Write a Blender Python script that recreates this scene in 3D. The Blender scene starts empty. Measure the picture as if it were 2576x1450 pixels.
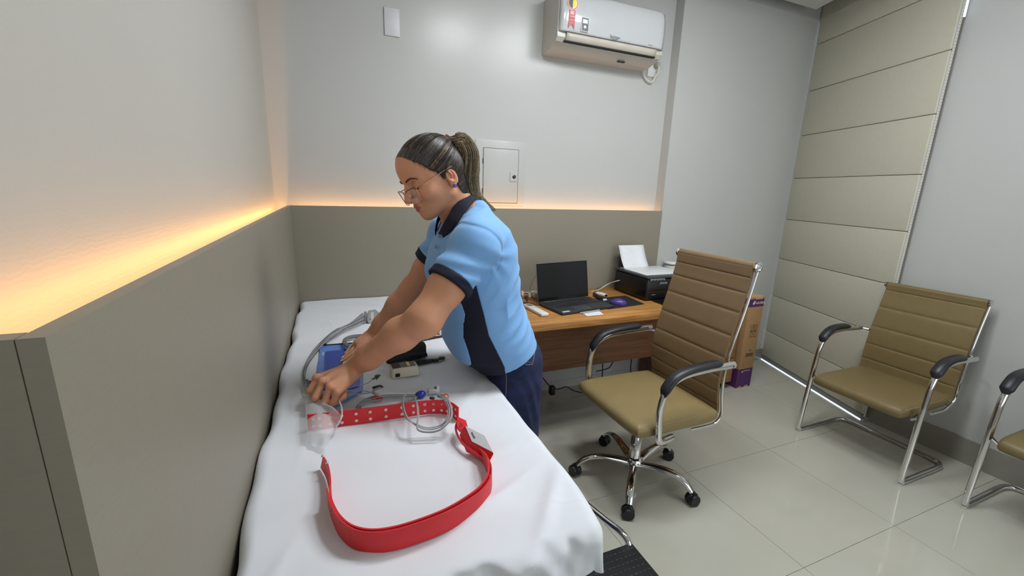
import bpy, bmesh, math, random
import numpy as np
from mathutils import Vector, Matrix
random.seed(7); rng = np.random.default_rng(7)
SC = bpy.context.scene
COL = SC.collection
PI = math.pi

# ------------------------------------------------------------------ camera
CAMR = np.array([[0.9239851423845437, -0.38103234234480404, 0.03264675695704928],
                 [-0.05700848934439824, -0.22164855623434962, -0.9734587560148021],
                 [0.3781553765256422, 0.8976002849857027, -0.22652205101996]])
CAMP = np.array([0.0, 0.0, 1.45]); CF = 1067.11
cd = bpy.data.cameras.new('camera'); cam = bpy.data.objects.new('camera', cd); COL.objects.link(cam)
cd.sensor_width = 36.0; cd.lens = CF / 2576.0 * 36.0; cd.clip_start = 0.02
mw = Matrix.Identity(4)
for i in range(3):
    mw[i][0] = CAMR[0][i]; mw[i][1] = -CAMR[1][i]; mw[i][2] = -CAMR[2][i]; mw[i][3] = CAMP[i]
cam.matrix_world = mw
SC.camera = cam
# surveying helper: where the sight line through a photo pixel meets a level (z=) or upright (y= / x=) plane of the room
def P(u, v, z=None, y=None, x=None):
    d = CAMR.T @ np.array([(u - 1288) / CF, (v - 725) / CF, 1.0])
    if z is not None: t = (z - CAMP[2]) / d[2]
    elif y is not None: t = y / d[1]
    else: t = x / d[0]
    return CAMP + d * t

# ------------------------------------------------------------------ world, lights, exposure
SC.view_settings.view_transform = 'Standard'; SC.view_settings.look = 'None'
SC.view_settings.gamma = 1.0; SC.view_settings.use_curve_mapping = False
SC.view_settings.exposure = 0.0
W = bpy.data.worlds.new('world'); SC.world = W; W.use_nodes = True
W.node_tree.nodes['Background'].inputs[0].default_value = (0.75, 0.85, 1.0, 1)
W.node_tree.nodes['Background'].inputs[1].default_value = 0.3
def area(name, loc, size, power, col, rot=(0, 0, 0), shape='SQUARE', sy=None):
    l = bpy.data.lights.new(name, 'AREA'); l.energy = power; l.size = size; l.shape = shape; l.color = col
    if sy: l.size_y = sy
    o = bpy.data.objects.new(name, l); COL.objects.link(o); o.location = loc; o.rotation_euler = rot
    return o
COOL = (0.93, 0.97, 1.0)
LAMPS = [(1.0, 1.25), (1.78, 1.02)]
RING_STRENGTH = 66.0
area('ceiling_lamp_light', (LAMPS[0][0], LAMPS[0][1], 2.735), 0.42, 18.5, COOL, shape='DISK')
# added fill light behind and to the right of the camera, no window modelled
area('fill_light', (2.0, -1.35, 1.5), 2.2, 24.0, (0.90, 0.96, 1.0), rot=(PI / 2, 0, 0), shape='RECTANGLE', sy=2.0)

# ------------------------------------------------------------------ materials
def lin(c):
    return tuple(((v / 255.0) / 12.92 if v / 255.0 <= 0.04045 else ((v / 255.0 + 0.055) / 1.055) ** 2.4) for v in c)
MC = {}
def M(name, rgb, rough=.5, metal=0, var=.04, scale=14, bump=0, bscale=300, coat=0, sss=0, alpha=1, trans=0, emis=None, estr=0, spec=.5, rgb2=None, stretch=(1, 1, 1), dist=None, sheen=0):
    if name in MC: return MC[name]
    m = bpy.data.materials.new(name); m.use_nodes = True; nt = m.node_tree; N = nt.nodes; L = nt.links
    b = N['Principled BSDF']; c = lin(rgb)
    tc = N.new('ShaderNodeTexCoord'); mp = N.new('ShaderNodeMapping'); mp.inputs['Scale'].default_value = stretch
    L.new(tc.outputs['Object'], mp.inputs['Vector'])
    nz = N.new('ShaderNodeTexNoise'); nz.inputs['Scale'].default_value = scale; nz.inputs['Detail'].default_value = 5
    L.new(mp.outputs['Vector'], nz.inputs['Vector'])
    cr = N.new('ShaderNodeValToRGB'); e = cr.color_ramp.elements
    e[0].position = .3; e[1].position = .7
    if rgb2: c2 = lin(rgb2); e[0].color = (*c, 1); e[1].color = (*c2, 1)
    else:
        e[0].color = (*[max(0, v * (1 - var)) for v in c], 1); e[1].color = (*[min(1, v * (1 + var)) for v in c], 1)
    L.new(nz.outputs['Fac'], cr.inputs['Fac']); L.new(cr.outputs['Color'], b.inputs['Base Color'])
    b.inputs['Roughness'].default_value = rough; b.inputs['Metallic'].default_value = metal
    b.inputs['Specular IOR Level'].default_value = spec
    b.inputs['Coat Weight'].default_value = coat; b.inputs['Coat Roughness'].default_value = .08
    if sheen: b.inputs['Sheen Weight'].default_value = sheen
    if sss:
        b.inputs['Subsurface Weight'].default_value = sss; b.inputs['Subsurface Radius'].default_value = (.012, .005, .003); b.inputs['Subsurface Scale'].default_value = 1.0
    b.inputs['Alpha'].default_value = alpha; b.inputs['Transmission Weight'].default_value = trans
    if emis: b.inputs['Emission Color'].default_value = (*emis, 1); b.inputs['Emission Strength'].default_value = estr
    if bump:
        n2 = N.new('ShaderNodeTexNoise'); n2.inputs['Scale'].default_value = bscale; n2.inputs['Detail'].default_value = 3
        L.new(mp.outputs['Vector'], n2.inputs['Vector'])
        bp = N.new('ShaderNodeBump'); bp.inputs['Strength'].default_value = bump; bp.inputs['Distance'].default_value = dist or .002
        L.new(n2.outputs['Fac'], bp.inputs['Height']); L.new(bp.outputs['Normal'], b.inputs['Normal'])
    MC[name] = m
    return m
def wood(name, c1, c2, along='x', rough=.4):
    if name in MC: return MC[name]
    m = M(name, c1, rough=rough, scale=6, rgb2=c2, stretch=(.6, 9, 9) if along == 'x' else ((9, 9, .6) if along == 'z' else (9, .6, 9)), bump=.15, bscale=40)
    nt = m.node_tree; nt.nodes['Noise Texture'].inputs['Distortion'].default_value = .6
    nt.nodes['Color Ramp'].color_ramp.elements[0].position = .38; nt.nodes['Color Ramp'].color_ramp.elements[1].position = .62
    return m

M_wall = M('wall_paint_satin', (188, 189, 187), rough=.27, var=.012, scale=3, bump=.10, bscale=90, dist=.001, spec=.35)
M_ceil = M('ceiling_paint', (205, 205, 200), rough=.8, var=.01)
M_panel = M('taupe_laminate', (140, 134, 120), rough=.48, var=.03, scale=60, bump=.05, bscale=500, dist=.0005, stretch=(1, 1, 6))
M_panel_d = M_panel
M_pad = M('beige_faux_leather', (193, 190, 173), rough=.55, var=.02, scale=40, bump=.12, bscale=420, dist=.0006)
M_tile = M('porcelain_tile', (186, 184, 171), rough=.07, var=.03, scale=4, spec=.55)
M_grout = M('grout', (128, 124, 112), rough=.8)
M_base = M('baseboard_tile', (140, 137, 126), rough=.25, var=.03)
M_chrome = M('chrome', (225, 225, 225), rough=.08, metal=1, var=.01)
M_blackpl = M('black_plastic', (22, 22, 25), rough=.45, var=.1, bump=.06, bscale=500)
M_blackpad = M('black_pad_plastic', (30, 32, 38), rough=.42, var=.05, bump=.1, bscale=700)
M_whitepl = M('white_plastic', (222, 222, 220), rough=.35, var=.01)
M_black = M('black_gloss', (12, 12, 13), rough=.15)
M_cord = M('black_cord', (18, 18, 18), rough=.5)
M_wcord = M('white_cord', (215, 210, 196), rough=.45)
M_dark = M('dark_void', (20, 20, 20), rough=.8)

def wallpaper():
    m = M('wallpaper_left', (186, 184, 178), rough=.42, var=.01, scale=3, spec=.35)
    nt = m.node_tree; N = nt.nodes; L = nt.links; b = N['Principled BSDF']
    mp = N.new('ShaderNodeMapping'); mp.inputs['Scale'].default_value = (1, 1, 1)
    L.new(N['Texture Coordinate'].outputs['Object'], mp.inputs['Vector'])
    w = N.new('ShaderNodeTexWave'); w.bands_direction = 'Z'; w.inputs['Scale'].default_value = 44; w.inputs['Distortion'].default_value = 7
    w.inputs['Detail'].default_value = 3; w.inputs['Detail Scale'].default_value = 1.6
    L.new(mp.outputs['Vector'], w.inputs['Vector'])
    bp = N.new('ShaderNodeBump'); bp.inputs['Strength'].default_value = .16; bp.inputs['Distance'].default_value = .0006
    L.new(w.outputs['Fac'], bp.inputs['Height']); L.new(bp.outputs['Normal'], b.inputs['Normal'])
    return m
M_wallp = wallpaper()

# ------------------------------------------------------------------ object helpers
OFF = {}
def root_off(o):
    return OFF.get(o.name, np.zeros(3)) if o else np.zeros(3)
def thing(name, label, cat, loc=(0, 0, 0), group=None):
    o = bpy.data.objects.new(name, None); COL.objects.link(o); o.empty_display_size = .05
    o.location = loc; o['label'] = label; o['category'] = cat
    if group: o['group'] = group
    OFF[o.name] = np.array(loc, float)
    return o
def tag(o, label, cat, group=None):
    o['label'] = label; o['category'] = cat
    if group: o['group'] = group
    return o
class MB:
    def __init__(s): s.v = []; s.f = []; s.n = 0
    def add(s, V, F):
        V = np.asarray(V, float).reshape(-1, 3); s.v.append(V)
        s.f += [tuple(int(i) + s.n for i in f) for f in F]; s.n += len(V); return s
    def box(s, lo, hi, bev=0, seg=2, R=None, c=None):
        lo = np.array(lo, float); hi = np.array(hi, float)
        if bev <= 0:
            V = [(x, y, z) for x in (lo[0], hi[0]) for y in (lo[1], hi[1]) for z in (lo[2], hi[2])]
            F = [(0, 1, 3, 2), (4, 6, 7, 5), (0, 4, 5, 1), (2, 3, 7, 6), (0, 2, 6, 4), (1, 5, 7, 3)]
            V = np.array(V)
        else:
            bm = bmesh.new(); bmesh.ops.create_cube(bm, size=1)
            cc = (lo + hi) / 2; sz = hi - lo
            for v in bm.verts: v.co = Vector(cc + np.array(v.co) * sz)
            bmesh.ops.bevel(bm, geom=bm.edges[:], offset=min(bev, min(sz) * .49), segments=seg, affect='EDGES', profile=.5)
            bm.verts.index_update(); V = np.array([v.co[:] for v in bm.verts]); F = [tuple(v.index for v in f.verts) for f in bm.faces]; bm.free()
        if R is not None:
            R = np.array(R, float); cc = np.array(c if c is not None else (lo + hi) / 2, float); V = (V - cc) @ R.T + cc
        return s.add(V, F)
    def tube(s, pts, r, seg=8, closed=False, cap=True, flat=None):
        p = np.array(pts, float); n = len(p); r = np.full(n, r, float) if np.isscalar(r) else np.array(r, float)
        if closed: T = np.roll(p, -1, 0) - np.roll(p, 1, 0)
        else:
            T = np.zeros_like(p); T[1:-1] = p[2:] - p[:-2]; T[0] = p[1] - p[0]; T[-1] = p[-1] - p[-2]
        T /= np.linalg.norm(T, axis=1)[:, None] + 1e-12
        up = np.array([0, 0, 1.]) if abs(T[0][2]) < .9 else np.array([1., 0, 0])
        N0 = np.cross(up, T[0]); N0 /= np.linalg.norm(N0); V = []
        for i in range(n):
            N0 = N0 - T[i] * (N0 @ T[i]); N0 /= np.linalg.norm(N0) + 1e-12; B = np.cross(T[i], N0)
            for k in range(seg):
                a = 2 * PI * k / seg; fa, fb = (flat if flat else (1, 1))
                V.append(p[i] + r[i] * (fa * math.cos(a) * N0 + fb * math.sin(a) * B))
        F = []
        m = n if closed else n - 1
        for i in range(m):
            j = (i + 1) % n
            for k in range(seg):
                k2 = (k + 1) % seg; F.append((i * seg + k, i * seg + k2, j * seg + k2, j * seg + k))
        if cap and not closed:
            F.append(tuple(range(seg))[::-1]); F.append(tuple((n - 1) * seg + k for k in range(seg)))
        return s.add(V, F)
    def lathe(s, prof, o=(0, 0, 0), seg=24, axis='z', R=None):
        V = []; n = len(prof)
        for (r, h) in prof:
            for k in range(seg):
                a = 2 * PI * k / seg; V.append((r * math.cos(a), r * math.sin(a), h))
        V = np.array(V)
        if axis == 'x': V = V[:, [2, 0, 1]]
        if axis == 'y': V = V[:, [1, 2, 0]]
        if R is not None: V = V @ np.array(R, float).T
        V = V + np.array(o, float)
        F = [(i * seg + k, i * seg + (k + 1) % seg, (i + 1) * seg + (k + 1) % seg, (i + 1) * seg + k) for i in range(n - 1) for k in range(seg)]
        F.append(tuple(range(seg))[::-1]); F.append(tuple((n - 1) * seg + k for k in range(seg)))
        return s.add(V, F)
    def prism(s, poly, lo, hi, axis='z'):
        n = len(poly); V = [(*p, lo) for p in poly] + [(*p, hi) for p in poly]; V = np.array(V, float)
        if axis == 'y': V = V[:, [0, 2, 1]]
        if axis == 'x': V = V[:, [2, 0, 1]]
        F = [tuple(range(n))[::-1], tuple(range(n, 2 * n))] + [(i, (i + 1) % n, n + (i + 1) % n, n + i) for i in range(n)]
        return s.add(V, F)
    def ell(s, c, r, seg=16, rings=10, R=None):
        V = []; 
        for i in range(rings + 1):
            t = PI * i / rings
            for k in range(seg):
                a = 2 * PI * k / seg; V.append((r[0] * math.sin(t) * math.cos(a), r[1] * math.sin(t) * math.sin(a), r[2] * math.cos(t)))
        V = np.array(V)
        if R is not None: V = V @ np.array(R, float).T
        F = [(i * seg + k, (i + 1) * seg + k, (i + 1) * seg + (k + 1) % seg, i * seg + (k + 1) % seg) for i in range(rings) for k in range(seg)]
        return s.add(V + np.array(c, float), F)
    def grid(s, G, closed_u=False):
        G = np.array(G, float); a, b = G.shape[:2]; F = []
        for i in range(a if closed_u else a - 1):
            for j in range(b - 1):
                i2 = (i + 1) % a; F.append((i * b + j, i2 * b + j, i2 * b + j + 1, i * b + j + 1))
        return s.add(G.reshape(-1, 3), F)
    def build(s, name, mat, parent=None, smooth=False, local=False, kind=None, auto=True):
        V = np.concatenate(s.v) if s.v else np.zeros((0, 3))
        if not local and parent is not None: V = V - root_off(parent)
        me = bpy.data.meshes.new(name); me.from_pydata(V.tolist(), [], s.f); me.update()
        bm = bmesh.new(); bm.from_mesh(me); bmesh.ops.recalc_face_normals(bm, faces=bm.faces[:]) if len(s.f) < 60000 else None; bm.to_mesh(me); bm.free()
        me.materials.append(mat)
        if smooth:
            me.polygons.foreach_set('use_smooth', [True] * len(me.polygons))
            if auto:
                try: me.set_sharp_from_angle(angle=math.radians(50))
                except Exception: pass
        o = bpy.data.objects.new(name, me); COL.objects.link(o)
        if parent is not None:
            o.parent = parent; OFF[o.name] = root_off(parent)
        if kind: o['kind'] = kind
        return o
def box(name, lo, hi, mat, parent=None, bev=0, **k):
    return MB().box(lo, hi, bev).build(name, mat, parent, smooth=bev > 0, **k)
def struct(o): o['kind'] = 'structure'; return o
def solidify(o, t, off=0):
    md = o.modifiers.new('solid', 'SOLIDIFY'); md.thickness = t; md.offset = off; return o
def smoothpath(pts, n=40, closed=False):
    p = np.array(pts, float)
    if closed: p = np.vstack([p[-1], p, p[0], p[1]])
    else: p = np.vstack([2 * p[0] - p[1], p, 2 * p[-1] - p[-2]])
    m = len(p) - 3; out = []
    for q in range(n):
        t = q / (n if closed else n - 1) * m; i = min(int(t), m - 1); f = t - i
        a, b, c, d = p[i:i + 4]
        out.append(.5 * ((2 * b) + (c - a) * f + (2 * a - 5 * b + 4 * c - d) * f * f + (3 * b - a - 3 * c + d) * f ** 3))
    return np.array(out)
def text(name, s, size, origin, xd, yd, mat, parent=None, ext=.0003, align='LEFT', space=1.0):
    cu = bpy.data.curves.new(name, 'FONT'); cu.body = s; cu.size = size; cu.extrude = ext; cu.align_x = align; cu.space_character = space
    t = bpy.data.objects.new(name + '_tmp', cu); COL.objects.link(t)
    bpy.context.view_layer.update()
    me = bpy.data.meshes.new_from_object(t.evaluated_get(bpy.context.evaluated_depsgraph_get())); bpy.data.objects.remove(t)
    xd = np.array(xd, float); xd /= np.linalg.norm(xd); yd = np.array(yd, float); yd -= xd * (xd @ yd); yd /= np.linalg.norm(yd); zd = np.cross(xd, yd)
    o3 = np.array(origin, float) - root_off(parent)
    for v in me.vertices:
        c = v.co; v.co = Vector(o3 + xd * c[0] + yd * c[1] + zd * c[2])
    me.materials.clear(); me.materials.append(mat)
    o = bpy.data.objects.new(name, me); COL.objects.link(o)
    if parent: o.parent = parent
    return o
def copy_tree(root, loc, label=None, name=None):
    r = root.copy(); COL.objects.link(r); r.location = loc
    if label: r['label'] = label
    for ch in list(root.children):
        c = ch.copy(); COL.objects.link(c); c.parent = r
        for g in list(ch.children):
            d = g.copy(); COL.objects.link(d); d.parent = c
    return r

# ------------------------------------------------------------------ room shell
XL = -0.283; YB = 2.58; YR = 2.50; XS = 2.225; XR = 3.275; YF = -1.5; ZC = 2.80; ZT = 2.98
PD = np.array([0.3205, 0.9473, 0.0]); PN = np.array([-0.9473, 0.3205, 0.0])   # padded wall: direction away, normal into the room
P0 = np.array([3.56, 2.495, 0.0])
fl = struct(box('floor', (XL - .1, YF - .1, -.06), (3.9, YB + .1, -.004), M_grout))
TS = .627; gx0 = 1.046 - 3 * TS; gy0 = 1.465 - 5 * TS
xs = [XL] + [gx0 + TS * i for i in range(0, 9) if XL + .02 < gx0 + TS * i < 3.75] + [3.8]
ys = [YF] + [gy0 + TS * i for i in range(0, 9) if YF + .02 < gy0 + TS * i < YB - .02] + [YB]
for i in range(len(xs) - 1):
    for j in range(len(ys) - 1):
        g = .0009
        box('tile', (xs[i] + g, ys[j] + g, -.012), (xs[i + 1] - g, ys[j + 1] - g, 0), M_tile, fl, bev=0)
struct(box('wall_left', (XL - .1, YF, 0), (XL, YB + .1, ZT), M_wallp))
struct(box('wall_back', (XL, YB, 0), (XS, YB + .1, ZT), M_wall))
struct(box('wall_back_right', (XS, YR, 0), (3.75, YB + .1, ZT), M_wall))
struct(box('wall_right', (XR, YF, 0), (XR + .1, 1.50, ZT), M_wall))
A = P0 - PN * .05 + PD * .05; B = np.array([XR, 1.50, 0]) + PD * 0 - PN * .0
q = [A[:2] , (B - np.array([0, .0, 0]))[:2], (B + np.array([.1, 0, 0]))[:2], (A + np.array([.12, 0.0, 0]))[:2]]
struct(MB().prism([tuple(p) for p in q], 0, ZT).build('wall_diagonal', M_wall))
struct(box('wall_front', (XL - .1, YF - .1, 0), (XR + .1, YF, ZT), M_wall))
# ceiling: lowered plasterboard with a shadow gap along the walls, slab above
struct(box('ceiling', (XL - .1, YF, ZT), (3.8, YB + .1, ZT + .05), M_ceil))
e1 = np.array([3.335, 2.382]); e2 = e1 - PD[:2] * 1.2
struct(MB().prism([(XL, YF), (XL, 2.382), tuple(e1), tuple(e2), (e2[0], YF)], ZC, ZC + .03).build('ceiling_lowered', M_ceil))
# baseboards
struct(box('baseboard_back', (XS, YR - .008, 0), (3.56, YR, .10), M_base))
struct(box('baseboard_back_recess', (.46, YB - .006, 0), (XS, YB, .06), M_wall))
struct(box('baseboard_right', (XR - .010, YF, 0), (XR, 1.50, .145), M_base))

# half-height laminate panels with the lit trough behind them
ZP = 1.332
t = thing('wall_panel', 'taupe laminate half-height panel along the left wall, beside the bed', 'panel', (-.213, 1.46, 0))
box('board', (-.2195, .406, 0), (-.203, 2.488, ZP), M_panel, t)
t = thing('wall_panel', 'taupe laminate half-height panel on the back wall behind the laptop and printer', 'panel', (1.0, 2.52, 0))
box('board', (-.221, 2.490, .45), (XS - .003, 2.508, ZP), M_panel, t)
t = thing('wall_panel', 'dark narrow laminate end panel closing the left trough, nearest the camera', 'panel', (-.25, .415, 0))
box('board', (XL + .001, .406, 0), (-.2205, .4225, ZP), M_panel, t)

# warm light strips at the bottom of the trough
M_led = M('warm_led', (255, 190, 90), emis=(1.0, .47, .13), estr=1.0)
def ledstrip(lo, hi, label, power, axis):
    o = box('led_strip', lo, hi, M('led_profile_warm', (240, 220, 170), rough=.6))
    tag(o, label, 'light')
    return o
ledstrip((-.2235, .43, 1.300), (-.2212, 2.57, 1.312), 'warm LED strip hidden in the trough behind the left panel', 0, 'y')
ledstrip((-.275, .43, .785), (-.240, 2.57, .795), 'warm LED strip lying deep in the trough behind the left panel', 0, 'y')
ledstrip((-.215, 2.5082, 1.300), (XS - .01, 2.5105, 1.312), 'warm LED strip hidden in the trough behind the back panel', 0, 'x')
WARM = (1.0, .46, .11)
area('led_left_light', (-.2245, 1.50, 1.306), .010, 1.55, WARM, rot=(0, math.radians(93), 0), shape='RECTANGLE', sy=2.14)
area('led_left_deep_light', (-.258, 1.50, .80), .03, 8.5, WARM, rot=(PI, 0, 0), shape='RECTANGLE', sy=2.14)
area('back_trough_fill', (1.0, 2.545, .80), 2.4, 3.6, (1.0, .50, .17), rot=(PI, 0, 0), shape='RECTANGLE', sy=.02)  # added uplight to warm the return face, no strip modelled here
area('led_back_light', (1.0, 2.5115, 1.306), 2.4, 1.9, (1.0, .50, .17), rot=(math.radians(93), 0, 0), shape='RECTANGLE', sy=.010)

# padded upholstered wall, horizontal cushions
pw = thing('padded_wall', 'beige faux-leather padded wall of wide horizontal cushions in the right corner', 'wall panel', tuple(P0 - PD * .53))
zz = [.045, .281, .609, .941, 1.277, 1.615, 1.951, 2.287, 2.626, 2.96]
def padbox(s0, s1, z0, z1, d0, d1, bev):
    mb = MB().box((0, 0, 0), (s1 - s0, d1 - d0, z1 - z0), bev, seg=3)
    V = mb.v[0]; b0 = P0 - PD * s1 + PN * d0
    mb.v[0] = np.array([b0 + PD * (v[0]) + PN * v[1] + np.array([0, 0, z0 + v[2]]) for v in V]); return mb
padbox(.0, 1.07, .03, 2.96, -.036, -.018, 0).build('backing_board', M('mdf_back', (120, 110, 92)), pw)
for i in range(len(zz) - 1):
    padbox(.0, 1.07, zz[i] + .0012, zz[i + 1] - .0012, -.018, .0, .006).build('cushion', M_pad, pw, smooth=True)
padbox(.0, 1.07, .012, .043, -.030, -.004, .002).build('metal_profile', M('aluminium', (170, 172, 176), rough=.3, metal=.8), pw)
M_ledw = M('cool_led', (235, 242, 255), emis=(.72, .84, 1.0), estr=2.2)
padbox(-.006, -.001, .05, 2.80, -.040, -.030, 0).build('led_strip', M_ledw, pw)
padbox(.0, 1.06, .001, .006, -.009, -.005, 0).build('led_strip', M_ledw, pw)
padbox(1.071, 1.075, 2.45, 2.90, -.036, -.026, 0).build('led_strip', M_ledw, pw)
# perforated corner bead along the right edge of the padded wall
mb = MB(); b = P0 - PD * 1.0745
padbox(1.0715, 1.0745, .03, 2.95, -.022, -.010, 0).build('edge_bead', M('bead_white', (215, 216, 216), rough=.4), pw)
for k in range(170):
    z = .03 + k * .0165; c = b + PN * (-.012) + np.array([0, 0, z])
    mb.add([c, c + PN * -.006, c + PN * -.006 + [0, 0, .006], c + [0, 0, .006], c - PD * .0006, c - PD * .0006 + PN * -.006, c - PD * .0006 + PN * -.006 + np.array([0, 0, .006]), c - PD * .0006 + np.array([0, 0, .006])], [(0, 1, 2, 3), (4, 5, 6, 7), (0, 1, 5, 4), (2, 3, 7, 6), (0, 3, 7, 4), (1, 2, 6, 5)])
mb.build('corner_bead', M('bead_hole', (168, 168, 166), rough=.6), pw, kind='stuff')

# ceiling ring lamps
for i, (lx, ly) in enumerate(LAMPS):
    t = thing('ceiling_lamp', ['round white ceiling lamp above the bed', 'round white ceiling lamp above the visitor chairs'][i], 'lamp', (lx, ly, ZC))
    MB().lathe([(.30, 0), (.30, -.012), (.29, -.016)], o=(0, 0, 0), seg=48).build('housing', M_whitepl, t, local=True)
    if i == 1:   # ring-shaped LED tube, the room's main lamp
        M_ring = M('lamp_ring', (250, 252, 255), emis=(.93, .97, 1.0), estr=RING_STRENGTH)
        a_ = np.linspace(0, 2 * PI, 49)[:-1]; MB().grid([[(r * math.cos(a), r * math.sin(a), z) for r, z in ((.255, -.018), (.258, -.034), (.285, -.038), (.312, -.034), (.315, -.018))] for a in a_], closed_u=True).build('led_ring', M_ring, t, local=True)
# ------------------------------------------------------------------ wall fittings
M_acw = M('ac_white', (196, 199, 200), rough=.10, var=.01, spec=.5)
M_acb = M('ac_body', (198, 194, 186), rough=.35, var=.01)
def air_conditioner():
    x0, x1 = 1.232, 1.985; t = thing('air_conditioner', 'white split air conditioner high on the back wall', 'air conditioner', (1.6, 2.575, 2.26))
    # body profile in y-z
    body = [(2.579, 2.255), (2.50, 2.262), (2.405, 2.29), (2.385, 2.31), (2.382, 2.52), (2.40, 2.545), (2.579, 2.55)]
    MB().prism([(p[0], p[1]) for p in body], x0, x1, axis='x').build('body', M_acb, t)
    pr = [(2.366, 2.335), (2.361, 2.37), (2.358, 2.42), (2.359, 2.47), (2.364, 2.51), (2.378, 2.545), (2.40, 2.556)]
    n = 28; G = []
    for i in range(n + 1):
        x = x0 + .004 + (x1 - x0 - .008) * i / n; e = min(i, n - i) / 2.0; o = 0 if e > 1 else .016 * (1 - math.sqrt(max(0, 1 - (1 - e) ** 2)))
        G.append([(x, p[0] + o, p[1]) for p in smoothpath([(a, b, 0) for a, b in pr], 18)])
    o = MB().grid(G).build('front_panel', M_acw, t, smooth=True); solidify(o, .004, -1)
    mb = MB()
    G = [[(x0 + .055 + (x1 - x0 - .11) * i / 20, yy, zz2) for yy, zz2 in [(2.372, 2.334), (2.374, 2.315), (2.382, 2.300), (2.396, 2.290)]] for i in range(21)]
    f = MB().grid(G).build('air_flap', M('ac_flap', (196, 188, 176), rough=.2), t, smooth=True); solidify(f, .003, -1)
    box('outlet_slot', (x0 + .05, 2.388, 2.289), (x1 - .05, 2.42, 2.2965), M_dark, t)
    R = MB()
    # ribbon sticker
    yf = 2.3575
    def flat(name, poly, mat, y=yf):
        return MB().prism(poly, y - .0006, y, axis='y').build(name, mat, t)
    M_red = M('sticker_red', (170, 20, 35), rough=.35); M_yel = M('sticker_yellow', (225, 215, 60), rough=.35); M_blk = M('sticker_black', (25, 28, 34), rough=.3)
    M_pk = M('sticker_pale', (238, 205, 205), rough=.35)
    a = P(1441, 10, y=yf); cx, cz = a[0], a[2]; w = .022
    circ = lambda r, a0=0, a1=2 * PI, n=28: [(cx + r * math.cos(a0 + (a1 - a0) * k / n), cz + .004 + r * math.sin(a0 + (a1 - a0) * k / n)) for k in range(n + (0 if a1 - a0 > 6 else 1))]
    flat('sticker', [(cx - w * .9, cz), (cx + w * .9, cz), (cx + w * .9, cz - .125), (cx, cz - .10), (cx - w * .9, cz - .125)], M_red)
    flat('sticker', circ(.036), M_pk, yf - .0004)
    flat('sticker', circ(.033), M_red, yf - .0007)
    flat('sticker', circ(.029), M_pk, yf - .0010)
    flat('sticker', circ(.026, PI / 2, 3 * PI / 2, 16), M_blk, yf - .0013)
    flat('sticker', circ(.026, -PI / 2, PI / 2, 16), M_yel, yf - .0013)
    for k in range(3):
        flat('sticker', [(cx - .012, cz - .036 - .006 * k), (cx + .012, cz - .036 - .006 * k), (cx + .012, cz - .040 - .006 * k), (cx - .012, cz - .040 - .006 * k)], M_pk, yf - .0006)
    text('lettering', 'MENOR', .011, (cx - .012, yf - .0008, cz - .066), (1, 0, 0), (0, 0, 1), M_pk, t, space=.8)
    text('lettering', 'CONSUMO', .007, (cx - .013, yf - .0008, cz - .082), (1, 0, 0), (0, 0, 1), M_pk, t, space=.8)
    b = P(1472, 62, y=yf); bx, bz = b[0], b[2]
    flat('sticker', [(bx - .025, bz - .037), (bx + .025, bz - .037), (bx + .025, bz + .037), (bx - .025, bz + .037)], M_whitepl)
    flat('sticker', [(bx - .022, bz - .034), (bx + .022, bz - .034), (bx + .022, bz + .034), (bx - .022, bz + .034)], M_blk, yf - .0004)
    flat('sticker', [(bx - .016, bz + .006), (bx + .016, bz + .006), (bx + .016, bz + .026), (bx - .016, bz + .026)], M_whitepl, yf - .0008)
    flat('sticker', [(bx + .008 * math.cos(k * PI / 8), bz - .012 + .008 * math.sin(k * PI / 8)) for k in range(16)], M_whitepl, yf - .0008)
    M_gt = M('grey_text', (95, 100, 102), rough=.5)
    c = P(1535, 90, y=yf); text('lettering', 'Springer', .022, (c[0], yf + .0005, c[2] - .008), (1, 0, 0), (0, 0, 1), M_gt, t)
    c = P(1541, 97, y=yf); text('lettering', 'Midea', .014, (c[0], yf + .0015, c[2] - .006), (1, 0, 0), (0, 0, 1), M_gt, t)
    c = P(1632, 113, y=yf); text('lettering', 'inverter', .011, (c[0], 2.364, c[2]), (1, 0, 0), (0, 0, 1), M_blk, t)
    c = P(1548, 158, y=2.50)
    for dx in (0, .03): MB().box((c[0] + dx, 2.47, 2.2585), (c[0] + dx + .022, 2.485, 2.2635)).build('label', M_blk, t)
air_conditioner()
t = thing('power_outlet', 'white wall socket with plug and looped cord at the right end of the air conditioner', 'socket', (2.08, 2.58, 2.30))
c = P(1640, 176, y=2.575)
box('cover_plate', (c[0] - .035, 2.571, c[2] - .045), (c[0] + .035, 2.5795, c[2] + .06), M_whitepl, t, bev=.003)
c = P(1652, 168, y=2.56)
MB().lathe([(.018, 0), (.02, -.012), (.014, -.03), (.009, -.035)], o=(c[0], 2.57, c[2] + .01), axis='y').build('plug', M('plug_grey', (165, 165, 160), rough=.4), t, smooth=True)
pts = smoothpath([(c[0], 2.54, c[2]), (c[0] + .003, 2.54, c[2] - .035), P(1650, 190, y=2.55), P(1640, 206, y=2.555), P(1626, 200, y=2.56), P(1617, 180, y=2.56), P(1614, 165, y=2.56)], 40)
MB().tube(pts, .005).build('cord', M_wcord, t, smooth=True)
t = thing('blank_plate', 'white blank cover plate high on the back wall near the left corner', 'wall plate', (.34, 2.58, 2.3))
box('plate', (.303, 2.572, 2.226), (.383, 2.5795, 2.36), M('plate_white', (205, 207, 212), rough=.4), t, bev=.002)
t = thing('access_hatch', 'white metal breaker box hatch with round lock behind the woman', 'hatch', (.98, 2.58, 1.36))
box('frame', (.813, 2.575, 1.345), (1.146, 2.5795, 1.742), M_wall, t, bev=.002)
box('gap_frame', (.864, 2.5735, 1.362), (1.101, 2.5752, 1.694), M('gap_dark', (90, 85, 78), rough=.7), t)
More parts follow.
